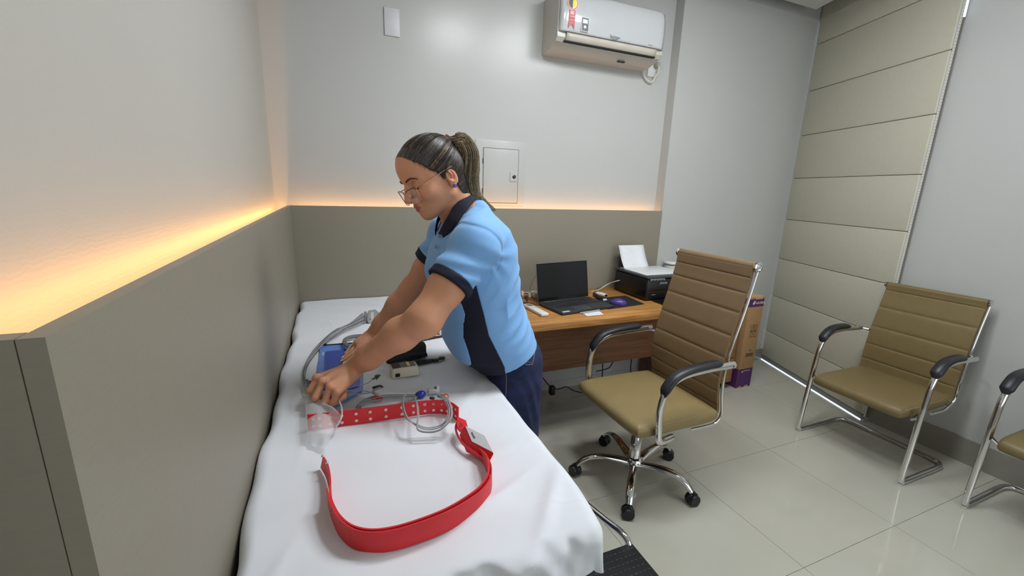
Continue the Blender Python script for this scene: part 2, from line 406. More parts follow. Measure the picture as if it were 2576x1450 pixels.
box('door', (.867, 2.5715, 1.365), (1.098, 2.5745, 1.691), M_wall, t, bev=.001)
h = box('lock_plate', (1.043, 2.567, 1.498), (1.090, 2.572, 1.556), M_wall, t, bev=.002)
MB().lathe([(.011, 0), (.011, -.004), (.007, -.006)], o=(1.070, 2.567, 1.528), axis='y').build('lock', M_black, h)
for z in (1.60, 1.42): box('hinge', (.860, 2.571, z), (.866, 2.5755, z + .03), M('hinge_dark', (60, 58, 55), rough=.4), t)

# ------------------------------------------------------------------ bed
M_steel = M('white_painted_steel', (215, 215, 212), rough=.35)
bed = thing('examination_bed', 'narrow examination bed under the white sheet along the left panel', 'bed', (.14, 1.52, 0))
box('mattress', (-.165, .64, .735), (.442, 2.485, .812), M('mattress_dark', (70, 66, 60), rough=.5), bed, bev=.02)
box('frame', (-.16, .70, .69), (.435, 2.47, .733), M_steel, bed, bev=.004)
for x in (-.13, .39):
    for y in (.74, 2.38): MB().tube([(x, y, .69), (x, y, .0)], .016, seg=12).build('leg', M_steel, bed, smooth=True)
for y in (.74, 2.38): MB().tube([(-.13, y, .25), (.39, y, .25)], .011, seg=10).build('crossbar', M_steel, bed, smooth=True)

M_sheet = M('white_sheet', (226, 229, 236), rough=.85, var=.012, scale=8, bump=.25, bscale=900, dist=.0004, sheen=.15)
ZS = .821
def sheet():
    X0, X1, Y0, Y1 = -.168, .444, .585, 2.484; r = .030
    L = .20; Rr = .11; Fd = .105
    na, nb = 190, 420
    a = np.linspace(X0 - L, X1 + Rr, na); b = np.linspace(Y0 - Fd, Y1, nb)
    Aa, Bb = np.meshgrid(a, b, indexing='ij')
    ox = np.where(Aa < X0, Aa - X0, np.where(Aa > X1, Aa - X1, 0)); oy = np.where(Bb < Y0, Bb - Y0, 0)
    d = np.sqrt(ox ** 2 + oy ** 2) + 1e-9
    lim = np.where((ox != 0) & (oy != 0), np.minimum(1, .112 / d), 1); ox = ox * lim; oy = oy * lim; d = d * lim + 1e-9
    th = np.clip(d / r, 0, PI / 2)
    out = r * np.sin(th); dn = r * (1 - np.cos(th)) + np.maximum(0, d - r * PI / 2)
    ux, uy = ox / d, oy / d
    cx = np.clip(Aa, X0, X1); cy = np.clip(Bb, Y0, Y1)
    # flare and folds of the hanging part
    hang = np.clip((d - r) / .1, 0, 1)
    s = Aa * 1.0 + Bb * 1.0
    fold = .007 * np.sin(s * 38 + 1.2 * np.sin(s * 9)) + .004 * np.sin(s * 71)
    side = np.where(Aa < X0, .35, 1.0)
    out = out + hang * (fold * side + .003)
    xx = cx + ux * out; yy = cy + uy * out; z = ZS - dn
    # gentle rumples on top
    top = 0
    rum = .0022 * np.sin(Aa * 23 + Bb * 7 + 2 * np.sin(Bb * 6)) * np.exp(-((Bb - 1.0) / .6) ** 2) + .0014 * np.sin(Bb * 41 + Aa * 19)
    for (px, py, an, wd, am) in [(.30, .72, .5, .016, .006), (.38, .66, .9, .018, .009), (.20, .70, .15, .022, .005), (-.05, .78, 1.1, .014, .0015), (-.10, 1.05, 1.45, .012, .003), (.33, .86, .3, .020, .004), (-.12, .68, 1.2, .014, .003), (.05, .66, .1, .018, .005), (-.13, 1.35, 1.5, .012, .004), (.36, 1.16, .9, .02, .004)]:
        c_, s_ = math.cos(an), math.sin(an); u = (Aa - px) * c_ + (Bb - py) * s_; v = -(Aa - px) * s_ + (Bb - py) * c_
        rum = rum + am * np.exp(-(v / wd) ** 2) * np.exp(-(u / .11) ** 2)
    for k_ in range(26):
        q_ = (k_ * 2.399) % PI; c_, s_ = math.cos(q_), math.sin(q_); px, py = -.15 + .55 * ((k_ * .618) % 1), .62 + 1.8 * ((k_ * .382) % 1)
        u = (Aa - px) * c_ + (Bb - py) * s_; v = -(Aa - px) * s_ + (Bb - py) * c_ + .02 * np.sin(u * 18); rum = rum + .0010 * np.exp(-(v / .006) ** 2) * np.exp(-(u / .14) ** 2)
    rum = rum * (1 - .85 * np.exp(-((Aa + .06) ** 2 + (Bb - .88) ** 2) / .18 ** 2))
    z = z + (rum - .001) * np.clip(1 - d / .12, 0, 1)
    # left edge wanders a little and rides up
    lw = np.clip((X0 + .03 - Aa) / .05, 0, 1)
    xx = np.where(lw > 0, xx + lw * (.006 * np.sin(Bb * 11) + .004 * np.sin(Bb * 27 + 1)), xx)
    xx = np.maximum(xx, -.199)
    xx = xx - .020 * np.clip((.70 - yy) / .13, 0, 1) ** 1.5 * np.clip((xx - .36) / .08, 0, 1)
    # crumpled front fall
    fr = np.clip(-oy / .03, 0, 1)
    cr_ = np.clip((X1 - .01 - Aa) / .08, 0, 1)
    yy = yy + fr * cr_ * (.008 * np.sin(Aa * 31 + z * 42) + .005 * np.sin(Aa * 63 - z * 60 + 2 * np.sin(Aa * 17)) + .0025 * np.sin(Aa * 110 + z * 90))
    G = np.stack([xx, yy, z], -1)
    o = MB().grid(G).build('bed_sheet', M_sheet, None, smooth=True, auto=False)
    tag(o, 'white disposable sheet spread over the bed and hanging down at its near end', 'sheet')
sheet()
# ------------------------------------------------------------------ step stool
t = thing('step_stool', 'chrome step stool with black ribbed rubber tread beside the near end of the bed', 'step stool', (.72, .86, 0))
zt = .20; c1 = P(1590, 1367, z=zt); c0 = P(1515, 1376, z=zt)
xa, xb, yb = .52, c1[0], c1[1]
tr = box('tread', (xa, yb - .36, zt - .02), (xb, yb, zt), M('black_rubber', (13, 14, 18), rough=.6, bump=.2, bscale=300), t, bev=.003)
rb = MB(); 
for i in range(22):
    for j in range(15):
        x = xa + .015 + i * .0185 + (.009 if j % 2 else 0); y = yb - .02 - j * .023
        if x + .010 < xb: rb.box((x, y, zt - .001), (x + .009, y + .0025, zt + .0012))
rb.build('rib_pattern', M('rubber_rib', (58, 62, 70), rough=.5), tr, kind='stuff')
box('tread_edge', (xa, yb, zt - .022), (xb + .002, yb + .003, zt + .001), M_chrome, t)
for xx in (xb - .012, xa + .012):
    if xx < xb - .1:
        MB().tube([(xx, yb - .01, zt - .02), (xx, yb - .01, .0)], .0105, seg=12).build('leg', M_chrome, t, smooth=True); continue
    pts = smoothpath([(xx, yb - .004, zt - .020), (xx, yb + .012, zt + .004), (xx - .008, yb + .05, zt + .014), (xx - .025, yb + .14, zt + .006), (xx - .05, yb + .32, zt - .012), (xx - .065, yb + .46, zt - .03), (xx - .07, yb + .50, zt - .07), (xx - .07, yb + .51, .008)], 44)
    MB().tube(pts, .0125, seg=12).build('side_tube', M_chrome, t, smooth=True)
    MB().tube(smoothpath([(xx, yb - .34, zt - .02), (xx, yb - .35, .10), (xx, yb - .36, .008)], 10), .0105, seg=12).build('leg', M_chrome, t, smooth=True)
    MB().tube([(xx, yb - .06, zt - .02), (xx, yb - .05, .0)], .0105, seg=12).build('leg', M_chrome, t, smooth=True)

# ------------------------------------------------------------------ desk, cabinet, box
ZD = .781
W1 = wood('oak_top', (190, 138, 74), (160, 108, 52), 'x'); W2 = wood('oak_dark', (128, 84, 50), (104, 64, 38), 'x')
desk = thing('desk', 'oak laminate desk against the back panel carrying the laptop and printer', 'desk', (1.45, 2.17, 0))
yf = 1.845
box('desk_top', (.74, yf, ZD - .036), (2.20, 2.488, ZD), W1, desk, bev=.0015)
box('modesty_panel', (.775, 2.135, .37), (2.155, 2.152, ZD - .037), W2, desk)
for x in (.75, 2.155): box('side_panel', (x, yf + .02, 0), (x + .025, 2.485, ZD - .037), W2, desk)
cab = thing('drawer_cabinet', 'oak drawer pedestal on castors right of the desk, beside the cardboard box', 'cabinet', (2.53, 2.3, 0))
CX0, CX1, CY = 2.30, 2.778, 2.135
box('body', (CX0, CY + .018, .055), (CX1, 2.49, .655), wood('oak_cab', (158, 108, 56), (134, 88, 42), 'x'), cab, bev=.001)
box('cabinet_top', (CX0 - .004, CY - .004, .656), (CX1 + .008, 2.492, .676), wood('oak_cab', (0, 0, 0), (0, 0, 0)), cab, bev=.001)
for i, (z0, z1) in enumerate([(.06, .255), (.26, .455), (.46, .65)]):
    d = box('drawer', (CX0 + .002, CY, z0), (CX1 - .022, CY + .017, z1 - .003), wood('oak_cab', (0, 0, 0), (0, 0, 0)), cab, bev=.001)
    box('handle', (CX0 + .16, CY - .014, z1 - .045), (CX0 + .29, CY - .006, z1 - .035), M_chrome, d, bev=.002)
for x in (CX0 + .05, CX1 - .05):
    for y in (CY + .05, 2.44):
        c = MB().lathe([(.0, -.012), (.02, -.011), (.022, 0), (.02, .011), (.0, .012)], o=(x, y, .0225), axis='x', seg=16).build('caster', M_blackpl, cab, smooth=True)
        box('fork', (x - .015, y - .012, .03), (x + .015, y + .014, .055), M_chrome, c, bev=.003)
M_card = M('cardboard', (160, 124, 84), rough=.8, var=.04, scale=30); M_card2 = M('cardboard_light', (188, 154, 108), rough=.8); M_purp = M('purple_print', (78, 34, 92), rough=.6, var=.05); M_ink = M('dark_print', (52, 34, 44), rough=.7); M_pale = M('pale_print', (225, 208, 205), rough=.7)
bx = thing('cardboard_box', 'tall slim cardboard box with purple bands standing in the corner', 'box', (2.88, 2.25, 0))
BX0, BX1, BY, BT = 2.802, 2.955, 2.12, .728
box('carton', (BX0, BY, 0.0), (BX1, 2.36, BT), M_card, bx, bev=.002)
def fr(poly, mat, name='print', y=BY, p=bx): return MB().prism(poly, y - .0007, y, axis='y').build(name, mat, p)
rc = lambda x0, x1, z0, z1: [(x0, z0), (x1, z0), (x1, z1), (x0, z1)]
fr(rc(BX0 + .001, BX1 - .001, .655, .715), M_purp); fr(rc(BX0 + .001, BX1 - .001, .004, .158), M_purp)
MB().box((BX0 - .0007, BY + .001, .655), (BX0, 2.358, .715)).build('print', M_purp, bx)
MB().box((BX0 - .0007, BY + .001, .004), (BX0, 2.358, .158)).build('print', M_purp, bx)
box('flap', (BX0, BY, BT), (BX1, 2.24, BT + .003), M_card2, bx); box('flap', (BX0, 2.242, BT), (BX1, 2.36, BT + .003), M_card2, bx)
fr([(BX0 + .06, .712), (BX0 + .13, .712), (BX0 + .13, .729), (BX0 + .06, .729)], M_card2, 'tape_flap', BY - .0005)
fr([(BX0 + .01, 0.001), (BX0 + .06, .001), (BX0 + .055, .014), (BX0 + .02, .012)], M_card2, 'torn_edge', BY - .0007)
fr([(BX0 + .08, 0.001), (BX0 + .13, .001), (BX0 + .125, .016), (BX0 + .09, .013)], M_card2, 'torn_edge', BY - .0007)
text('lettering', 'NATERA', .026, (BX0 + .066, BY - .0009, .674), (1, 0, 0), (0, 0, 1), M_pale, bx, space=.92)
fr([(BX0 + .030, .685), (BX0 + .045, .690), (BX0 + .040, .705), (BX0 + .052, .695), (BX0 + .064, .703), (BX0 + .058, .685), (BX0 + .048, .672), (BX0 + .034, .672), (BX0 + .042, .680)], M_pale, 'bird_emblem', BY - .0007)
for i in range(2):
    for j in range(2):
        x0 = BX0 + .052 + i * .037; z0 = .475 - j * .043
        for q in (rc(x0, x0 + .034, z0, z0 + .002), rc(x0, x0 + .034, z0 + .036, z0 + .038), rc(x0, x0 + .002, z0, z0 + .038), rc(x0 + .032, x0 + .034, z0, z0 + .038)): fr(q, M_ink)
        cx, cz = x0 + .017, z0 + .02
        if (i, j) == (0, 1): fr([(cx - .008, cz + .012), (cx + .008, cz + .012), (cx + .006, cz + .002), (cx + .001, cz - .002), (cx + .001, cz - .010), (cx + .005, cz - .012), (cx - .005, cz - .012), (cx - .001, cz - .010), (cx - .001, cz - .002), (cx - .006, cz + .002)], M_ink)
        elif (i, j) == (1, 1): fr([(cx + .010 * math.cos(a * PI / 8), cz + .002 + .010 * math.sin(a * PI / 8)) for a in range(9)], M_ink); fr(rc(cx - .0008, cx + .0008, cz - .011, cz + .003), M_ink)
        elif (i, j) == (0, 0):
            for k in range(3):
                a = PI / 2 + k * 2 * PI / 3; fr([(cx + .011 * math.cos(a), cz + .011 * math.sin(a)), (cx + .008 * math.cos(a + 1.1), cz + .008 * math.sin(a + 1.1)), (cx + .004 * math.cos(a + .8), cz + .004 * math.sin(a + .8))], M_ink)
        else:
            mb = MB(); mb.tube([(cx + .009 * math.cos(a * PI / 6), BY - .0004, cz + .009 * math.sin(a * PI / 6)) for a in range(12)], .0013, seg=4, closed=True); mb.build('print', M_ink, bx)
text('lettering', 'Conteudo reciclado', .0095, (BX0 + .048, BY - .0009, .415), (1, 0, 0), (0, 0, 1), M_ink, bx)
text('lettering', '72', .017, (BX0 + .082, BY - .0009, .300), (1, 0, 0), (0, 0, 1), M_ink, bx)
for q in (rc(BX0 + .048, BX0 + .128, .255, .257), rc(BX0 + .048, BX0 + .128, .283, .285), rc(BX0 + .048, BX0 + .050, .255, .285), rc(BX0 + .126, BX0 + .128, .255, .285)): fr(q, M_ink)
mb = MB()
for k in range(16):
    x = BX0 + .058 + k * .0042; mb.box((x, BY - .0008, .259), (x + .0012 + .0012 * (k % 3 == 0), BY, .281))
mb.build('barcode_print', M_ink, bx)
for z in (.215, .190): fr(rc(BX0 + .035, BX0 + .048, z, z + .003), M_ink)
fr([(BX0 + .043 + .007 * math.cos(a * PI / 6), .135 + .007 * math.sin(a * PI / 6)) for a in range(12)], M_pale, 'print', BY - .0007)
text('lettering', 'NATERA natural', .010, (BX0 + .055, BY - .0012, .138), (1, 0, 0), (0, 0, 1), M_pale, bx)

# ------------------------------------------------------------------ things on the desk
M_lap = M('laptop_grey', (52, 54, 58), rough=.42, metal=.3, var=.02); M_scr = M('screen_off', (18, 21, 24), rough=.3, var=.08, scale=3); M_key = M('key_black', (28, 30, 33), rough=.5); M_keyt = M('key_legend', (150, 152, 150), rough=.5)
def laptop():
    t = thing('laptop', 'dark grey open laptop with black screen on the desk', 'laptop', (1.36, 2.16, ZD))
    # local frame: origin front-left corner
    fl_ = P(1415, 790, z=ZD + .012); fr_ = P(1551, 770, z=ZD + .012); bl_ = P(1366, 752, z=ZD + .012)
    ex = fr_ - fl_; ex[2] = 0; w = np.linalg.norm(ex); ex /= w; ey = np.array([-ex[1], ex[0], 0]); D = .235; w = .388
    O = np.array([fl_[0], fl_[1], ZD])
    def loc(mb, f=None):
        mb.v = [np.array([O + ex * v[0] + ey * v[1] + np.array([0, 0, v[2]]) for v in V]) for V in mb.v]; return mb
    base = loc(MB().box((0, 0, .001), (w, D, .017), .004)).build('base', M_lap, t, smooth=True)
    loc(MB().box((.018, .105, .0172), (w - .018, .222, .0178))).build('keyboard_deck', M('deck_dark', (40, 42, 46), rough=.5), base)
    kb = MB(); lg = MB(); rr = random.Random(2)
    for r in range(6):
        n = 18; y = .107 + r * .0188
        for k in range(n):
            x = .021 + k * (w - .042) / n; kw = (w - .042) / n - .0022
            if r == 0 and 4 <= k <= 8:
                if k == 4: kb.box((x, y, .0172), (x + kw * 5 + .0088, y + .0158, .0192))
                continue
            kb.box((x, y, .0172), (x + kw, y + .0158, .0192)); lg.box((x + .003, y + .008, .0192), (x + .007 + .003 * rr.random(), y + .0115, .0193))
    kk = loc(kb).build('key', M_key, base, kind='stuff'); kk.name = 'keyboard_keys'
    lo = loc(lg).build('key_legends', M_keyt, base, kind='stuff')
    loc(MB().box((.115, .012, .0171), (.225, .085, .0175))).build('touchpad', M('touchpad', (66, 68, 72), rough=.35), base)
    loc(MB().box((.012, .006, .0171), (.060, .022, .0176))).build('label_sticker', M_whitepl, base)
    loc(MB().box((.020, .001, .0171), (.045, .0058, .0176))).build('blue_sticker', M('sticker_blue', (40, 90, 190), rough=.4), base)
    loc(MB().box((.03, D - .004, .008), (w - .03, D + .008, .019), .003)).build('hinge', M('hinge_grey', (70, 72, 76), rough=.4, metal=.5), base, smooth=True)
    # screen, leaning back slightly
    an = math.radians(100); H = .232
    def sc(mb):
        out = []
        for V in mb.v:
            out.append(np.array([O + ex * v[0] + ey * (D + .004 - v[2] * math.cos(an) + v[1] * math.sin(an)) + np.array([0, 0, .017 + v[2] * math.sin(an) + v[1] * math.cos(an)]) for v in V]))
        mb.v = out; return mb
    lid = sc(MB().box((0, 0, 0), (w, .006, H), .0025)).build('lid', M('lid_edge', (80, 84, 84), rough=.4, metal=.4), t, smooth=True)
    sc(MB().box((.003, -.0012, .003), (w - .003, 0, H - .003))).build('bezel', M_black, lid)
    sc(MB().box((.007, -.0020, .022), (w - .007, -.0012, H - .008))).build('screen', M_scr, lid)
laptop()
pad = MB().prism([tuple(P(u, v, z=ZD)[:2]) for u, v in [(1530, 779), (1621, 766), (1573, 745), (1495, 752)]], ZD, ZD + .003).build('mouse_pad', M('pad_black', (20, 20, 22), rough=.75), None)
tag(pad, 'black rectangular mouse pad right of the laptop', 'mouse pad')
c = P(1556, 761, z=ZD + .015)
t = thing('computer_mouse', 'purple wireless mouse on the black pad', 'mouse', (c[0], c[1], ZD + .003))
R2 = np.array(Matrix.Rotation(math.radians(-35), 3, 'Z'))
mb = MB().ell((0, 0, .006), (.052, .031, .029), seg=24, rings=16, R=R2); V = mb.v[0]; V[:, 2] = np.maximum(V[:, 2], 0); mb.build('shell', M('mouse_purple', (72, 48, 130), rough=.35), t, smooth=True, local=True)
MB().tube([R2 @ np.array([-.038, 0, .024]), R2 @ np.array([-.025, 0, .031])], .0045, seg=10).build('scroll_wheel', M_blackpl, t, local=True)

def printer():
    x0, x1, y0, y1, zt = 1.80, 2.165, 2.085, 2.425, .945
    t = thing('printer', 'black multifunction printer with light lid and paper feeder on the desk', 'printer', (1.98, 2.25, ZD))
    box('body', (x0, y0, ZD + .004), (x1, y1, zt - .018), M('printer_black', (9, 10, 13), rough=.36, bump=.05, bscale=600), t, bev=.014)
    lid = box('scanner_lid', (x0 - .003, y0 - .004, zt - .018), (x1 + .003, y1 + .002, zt - .003), M('lid_dark', (60, 64, 68), rough=.35), t, bev=.004)
    box('lid_panel', (x0 + .018, y0 + .032, zt - .003), (x1 - .014, y1 - .030, zt + .001), M('lid_white', (212, 214, 216), rough=.4), lid, bev=.0015)
    cp = box('control_panel', (x0 + .02, y0 - .012, zt - .031), (x0 + .135, y0 - .001, zt - .018), M('ctrl_grey', (120, 124, 128), rough=.4), t, bev=.003)
    for k in range(4): box('button', (x0 + .032 + k * .025, y0 - .0135, zt - .028), (x0 + .044 + k * .025, y0 - .0115, zt - .022), M_blackpl, cp, bev=.001)
    box('output_slot', (x0 + .04, y0 - .001, ZD + .035), (x1 - .04, y0 + .004, ZD + .075), M_black, t)
    box('output_tray', (x0 + .05, y0 - .13, ZD + .006), (x1 - .05, y0 + .0, ZD + .012), M_black, t, bev=.002)
    box('tray_mark', (x0 + .045, y0 - .003, ZD + .040), (x0 + .075, y0 - .001, ZD + .0425), M('mark_grey', (150, 150, 150)), t)
    c = P(1660, 714, y=y0)
    text('lettering', 'EPSON', .019, (c[0], y0 - .0006, c[2] - .004), (1, 0, 0), (0, 0, 1), M('print_silver', (205, 208, 212), rough=.4), t)
    # rear paper support and paper
    a = math.radians(22)
    sup = MB().prism([(y1 - .055, zt + .0), (y1 - .05, zt + .0), (y1 + .012, zt + .128), (y1 + .007, zt + .128)], x0 + .035, x0 + .23, axis='x').build('paper_support', M_blackpl, t)
    pp = smoothpath([(x0 + .016, y1 - .082, zt - .0), (x0 + .016, y1 - .040, zt + .060), (x0 + .016, y1 + .003, zt + .150)], 12)
    G = [[p + np.array([.212 * i / 6 , 0, 0]) for p in pp] for i in range(7)]
    o = MB().grid(G).build('paper_stack', M('paper_white', (222, 224, 228), rough=.7), None, smooth=True); solidify(o, .002, 0)
    tag(o, 'white sheets of paper standing in the printer feeder', 'paper')
printer()
t = thing('round_tub', 'small round white lidded tub behind the printer', 'container', (2.115, 2.455, ZD))
c = P(1684, 661, y=2.462); cx = c[0]
MB().lathe([(.040, 0), (.044, .004), (.046, c[2] - ZD - .016)], o=(cx, 2.462 - .018, ZD), seg=28).build('tub', M_whitepl, t, smooth=True)
MB().lathe([(.048, 0), (.050, .003), (.050, .012), (.047, .015)], o=(cx, 2.462 - .018, c[2] - .006), seg=28).build('lid', M_whitepl, t, smooth=True)

t = thing('remote_control', 'white air conditioner remote control on the desk next to the woman', 'remote control', tuple(P(1350, 780, z=ZD)))
a = P(1325, 768, z=ZD + .01); b = P(1372, 793, z=ZD + .01); ex = (b - a); ex[2] = 0; ln = np.linalg.norm(ex); ex /= ln; ey = np.array([-ex[1], ex[0], 0]); O = np.array([a[0], a[1], ZD])
def fr2(mb, O=O, ex=ex, ey=ey):
    mb.v = [np.array([O + ex * v[0] + ey * v[1] + np.array([0, 0, v[2]]) for v in V]) for V in mb.v]; return mb
fr2(MB().box((0, -.024, .001), (ln, .024, .019), .006, seg=3)).build('shell', M_whitepl, t, smooth=True)
fr2(MB().box((.014, -.016, .019), (.055, .016, .0198))).build('display', M('lcd', (110, 120, 112), rough=.3), t)
for k in range(2):
    for j in (-1, 1): fr2(MB().box((.075 + k * .02, j * .009 - .005, .019), (.085 + k * .02, j * .009 + .005, .0202), .001)).build('button', M('btn_grey', (190, 192, 190), rough=.4), t)
o = MB().prism([tuple(P(u, v, z=ZD)[:2]) for u, v in [(1462, 786), (1507, 783), (1519, 792), (1477, 796)]], ZD, ZD + .0012).build('paper_card', M('paper_white', (222, 224, 228), rough=.7), None)
tag(o, 'small white paper card at the front edge of the desk', 'card')
t = thing('pen', 'silver pen lying along the front edge of the laptop', 'pen', tuple(P(1480, 785, z=ZD)))
a = P(1458, 788, z=ZD + .006); b = P(1508, 781, z=ZD + .006)
MB().tube([a, a + (b - a) * .12, a + (b - a) * .2, b], [.0015, .0045, .0048, .0048], seg=12).build('barrel', M('pen_silver', (180, 182, 186), rough=.3, metal=.5), t, smooth=True)
MB().tube([a + (b - a) * .7 + [0, 0, .0055], b + [0, 0, .0055]], .0015, seg=6).build('clip', M_chrome, t)

# cables and adapters behind the laptop
t = thing('power_strip', 'white power strip with plugs behind the laptop, next to the woman', 'power strip', tuple(P(1345, 745, z=ZD)))
c = P(1350, 740, z=ZD + .02)
box('strip_body', (c[0] - .03, c[1] - .03, ZD), (c[0] + .17, c[1] + .03, ZD + .035), M_wcord, t, bev=.005)
for k, (u, v) in enumerate([(1312, 738), (1322, 750), (1330, 741)]):
    a = P(u, v, z=ZD + .03)
    MB().tube([a, a + np.array([.0, -.012, .010]), a + np.array([-.01, -.045, -.008])], [.009, .010, .005], seg=10).build('plug', M_wcord if k != 1 else M_blackpl, t, smooth=True)
def cord(name, label, pts, r, mat, cat='cable', n=50):
    p = smoothpath(pts, n); o = MB().tube(p, r, seg=8).build(name, mat, None, smooth=True); tag(o, label, cat); return o
ZZ = ZD + .004
cord('cable', 'thin black cable lying on the desk to the left side of the laptop', [P(1322, 737, z=ZZ + .03), P(1333, 745, z=ZZ), P(1350, 756, z=ZZ), P(1362, 764, z=ZZ), P(1372, 766, z=ZZ)], .002, M_cord)
cord('cable', 'black cable with a flat plug above the white remote control', [P(1306, 768, z=ZZ), P(1318, 762, z=ZZ), P(1336, 763, z=ZZ), P(1352, 768, z=ZZ), P(1368, 766, z=ZZ)], .0022, M_cord)
cord('cable', 'white cable tangled behind the laptop by the power strip', [P(1308, 742, z=ZZ + .03), P(1322, 736, z=ZZ + .02), P(1335, 738, z=ZZ + .02), P(1350, 733, z=ZZ + .045), P(1358, 733, z=ZZ + .045)], .0028, M_wcord)
cord('cable', 'white usb cable curving from the printer to the desk', [P(1559, 706, x=1.797) , P(1550, 708, z=ZD + .075), P(1530, 715, z=ZD + .045), P(1510, 727, z=ZD + .012), P(1497, 732, z=ZZ), P(1487, 735, z=ZZ)], .0032, M_wcord)
cord('cable', 'black power cable curving beside the printer', [P(1545, 712, z=ZD + .05), P(1532, 714, z=ZD + .04), P(1518, 722, z=ZD + .012), P(1500, 729, z=ZZ), P(1493, 738, z=ZZ)], .0025, M_cord)
cord('cable', 'thin grey cable hanging on the back panel left of the laptop', [P(1352, 688, y=2.485), P(1341, 706, y=2.486), P(1333, 728, y=2.484)], .0014, M('thin_grey', (100, 98, 88), rough=.6))
t = thing('travel_adapter', 'white plug adapter with black socket right of the laptop', 'adapter', tuple(P(1515, 743, z=ZD)))
a = P(1502, 738, z=ZD + .014); b = P(1524, 744, z=ZD + .014)
MB().tube([a, a + (b - a) * .4, b], [.013, .017, .016], seg=12, flat=(1, .75)).build('shell', M_whitepl, t, smooth=True)
MB().tube([b, b + (b - a) * .06], .012, seg=12, flat=(1, .6)).build('socket', M_blackpl, t)
t = thing('usb_dock', 'black plug adapter lying behind the right side of the laptop', 'adapter', tuple(P(1500, 748, z=ZD)))
a = P(1495, 741, z=ZD + .012); b = P(1512, 752, z=ZD + .012)
MB().tube([a, b], .0115, seg=10).build('shell', M_blackpl, t, smooth=True)
o = MB().prism([tuple(P(u, v, z=ZD + .003)[:2]) for u, v in [(1516, 754), (1525, 753), (1527, 756), (1518, 757)]], ZD + .003, ZD + .007).build('usb_receiver', M_whitepl, None)
tag(o, 'tiny white square tag on the mouse pad by the laptop', 'tag')
# under the desk
t = thing('power_plug', 'black power plug and cord hanging under the desk near the floor', 'plug', tuple(P(1390, 990, z=.0)))
a = P(1388, 978, y=2.45)
box('plug_body', (a[0] - .016, 2.43, a[2] - .045), (a[0] + .020, 2.47, a[2] + .02), M_blackpl, t, bev=.006)
MB().tube(smoothpath([P(1356, 925, y=2.45), P(1362, 945, y=2.45), P(1375, 963, y=2.45), a], 24), .004).build('cord', M_cord, t, smooth=True)
MB().tube(smoothpath([a, P(1405, 979, y=2.45), P(1425, 974, y=2.45), P(1445, 984, y=2.45), P(1480, 990, z=.01), P(1530, 985, z=.01)], 30), .004).build('cord', M_cord, t, smooth=True)
cord('cable', 'leftmost black cable hanging below the desk behind the office chair', [P(1511, 905, y=2.4), P(1516, 920, y=2.4), P(1514, 960, y=2.4)], .004, M_cord, n=16)
cord('cable', 'curved middle black cable hanging below the desk behind the office chair', [P(1548, 900, y=2.4), P(1540, 915, y=2.4), P(1530, 927, y=2.4), P(1500, 935, y=2.4)], .004, M_cord, n=16)
cord('cable', 'straight black cable hanging below the desk nearest its right side panel', [P(1590, 893, y=2.4), P(1587, 920, y=2.4), P(1586, 960, y=2.4)], .004, M_cord, n=16)
# ------------------------------------------------------------------ chairs
M_tan = M('tan_leather', (124, 101, 72), rough=.5, var=.04, scale=20, bump=.15, bscale=500, dist=.0005)
M_olive = M('olive_leather', (138, 120, 80), rough=.5, var=.04, scale=20, bump=.15, bscale=500, dist=.0005)
M_olive2 = M('dark_olive_leather', (118, 101, 65), rough=.5, var=.04, scale=20, bump=.15, bscale=500, dist=.0005)
M_stitch = M('stitch', (160, 142, 100), rough=.8)
def cushion(x0, x1, y0, y1, z0, z1, grooves=(), n=44, pw=5.0, crown=.006, drop=0):
    cx, cy, cz = (x0 + x1) / 2, (y0 + y1) / 2, (z0 + z1) / 2; a, b, c = (x1 - x0) / 2, (y1 - y0) / 2, (z1 - z0) / 2
    u = np.sin(np.linspace(-PI / 2, PI / 2, n)); 
    U = np.sign(u) * np.abs(u) ** .9
    X, Y = np.meshgrid(U, U, indexing='ij')
    # rounded square outline
    k = .10; Xs = X * np.sqrt(1 - k * Y ** 6); Ys = Y * np.sqrt(1 - k * X ** 6)
    e = np.maximum(np.abs(X), np.abs(Y))
    edge = (1 - np.clip(e, 0, 1) ** 14) ** .45
    crownz = crown * (1 - X ** 2) * (1 - Y ** 2)
    g = np.zeros_like(X)
    for gx in grooves: g -= .0035 * np.exp(-((X * a + cx - gx) / .004) ** 2)
    zt = cz + c * edge + crownz + g * (edge > .5) + drop * np.clip(-X - .55, 0, 1) ** 2 * -1
    zb = cz - c * edge
    Gt = np.stack([cx + Xs * a, cy + Ys * b, zt], -1); Gb = np.stack([cx + Xs * a, cy + Ys * b, zb], -1)
    return MB().grid(Gt).grid(Gb[:, ::-1])
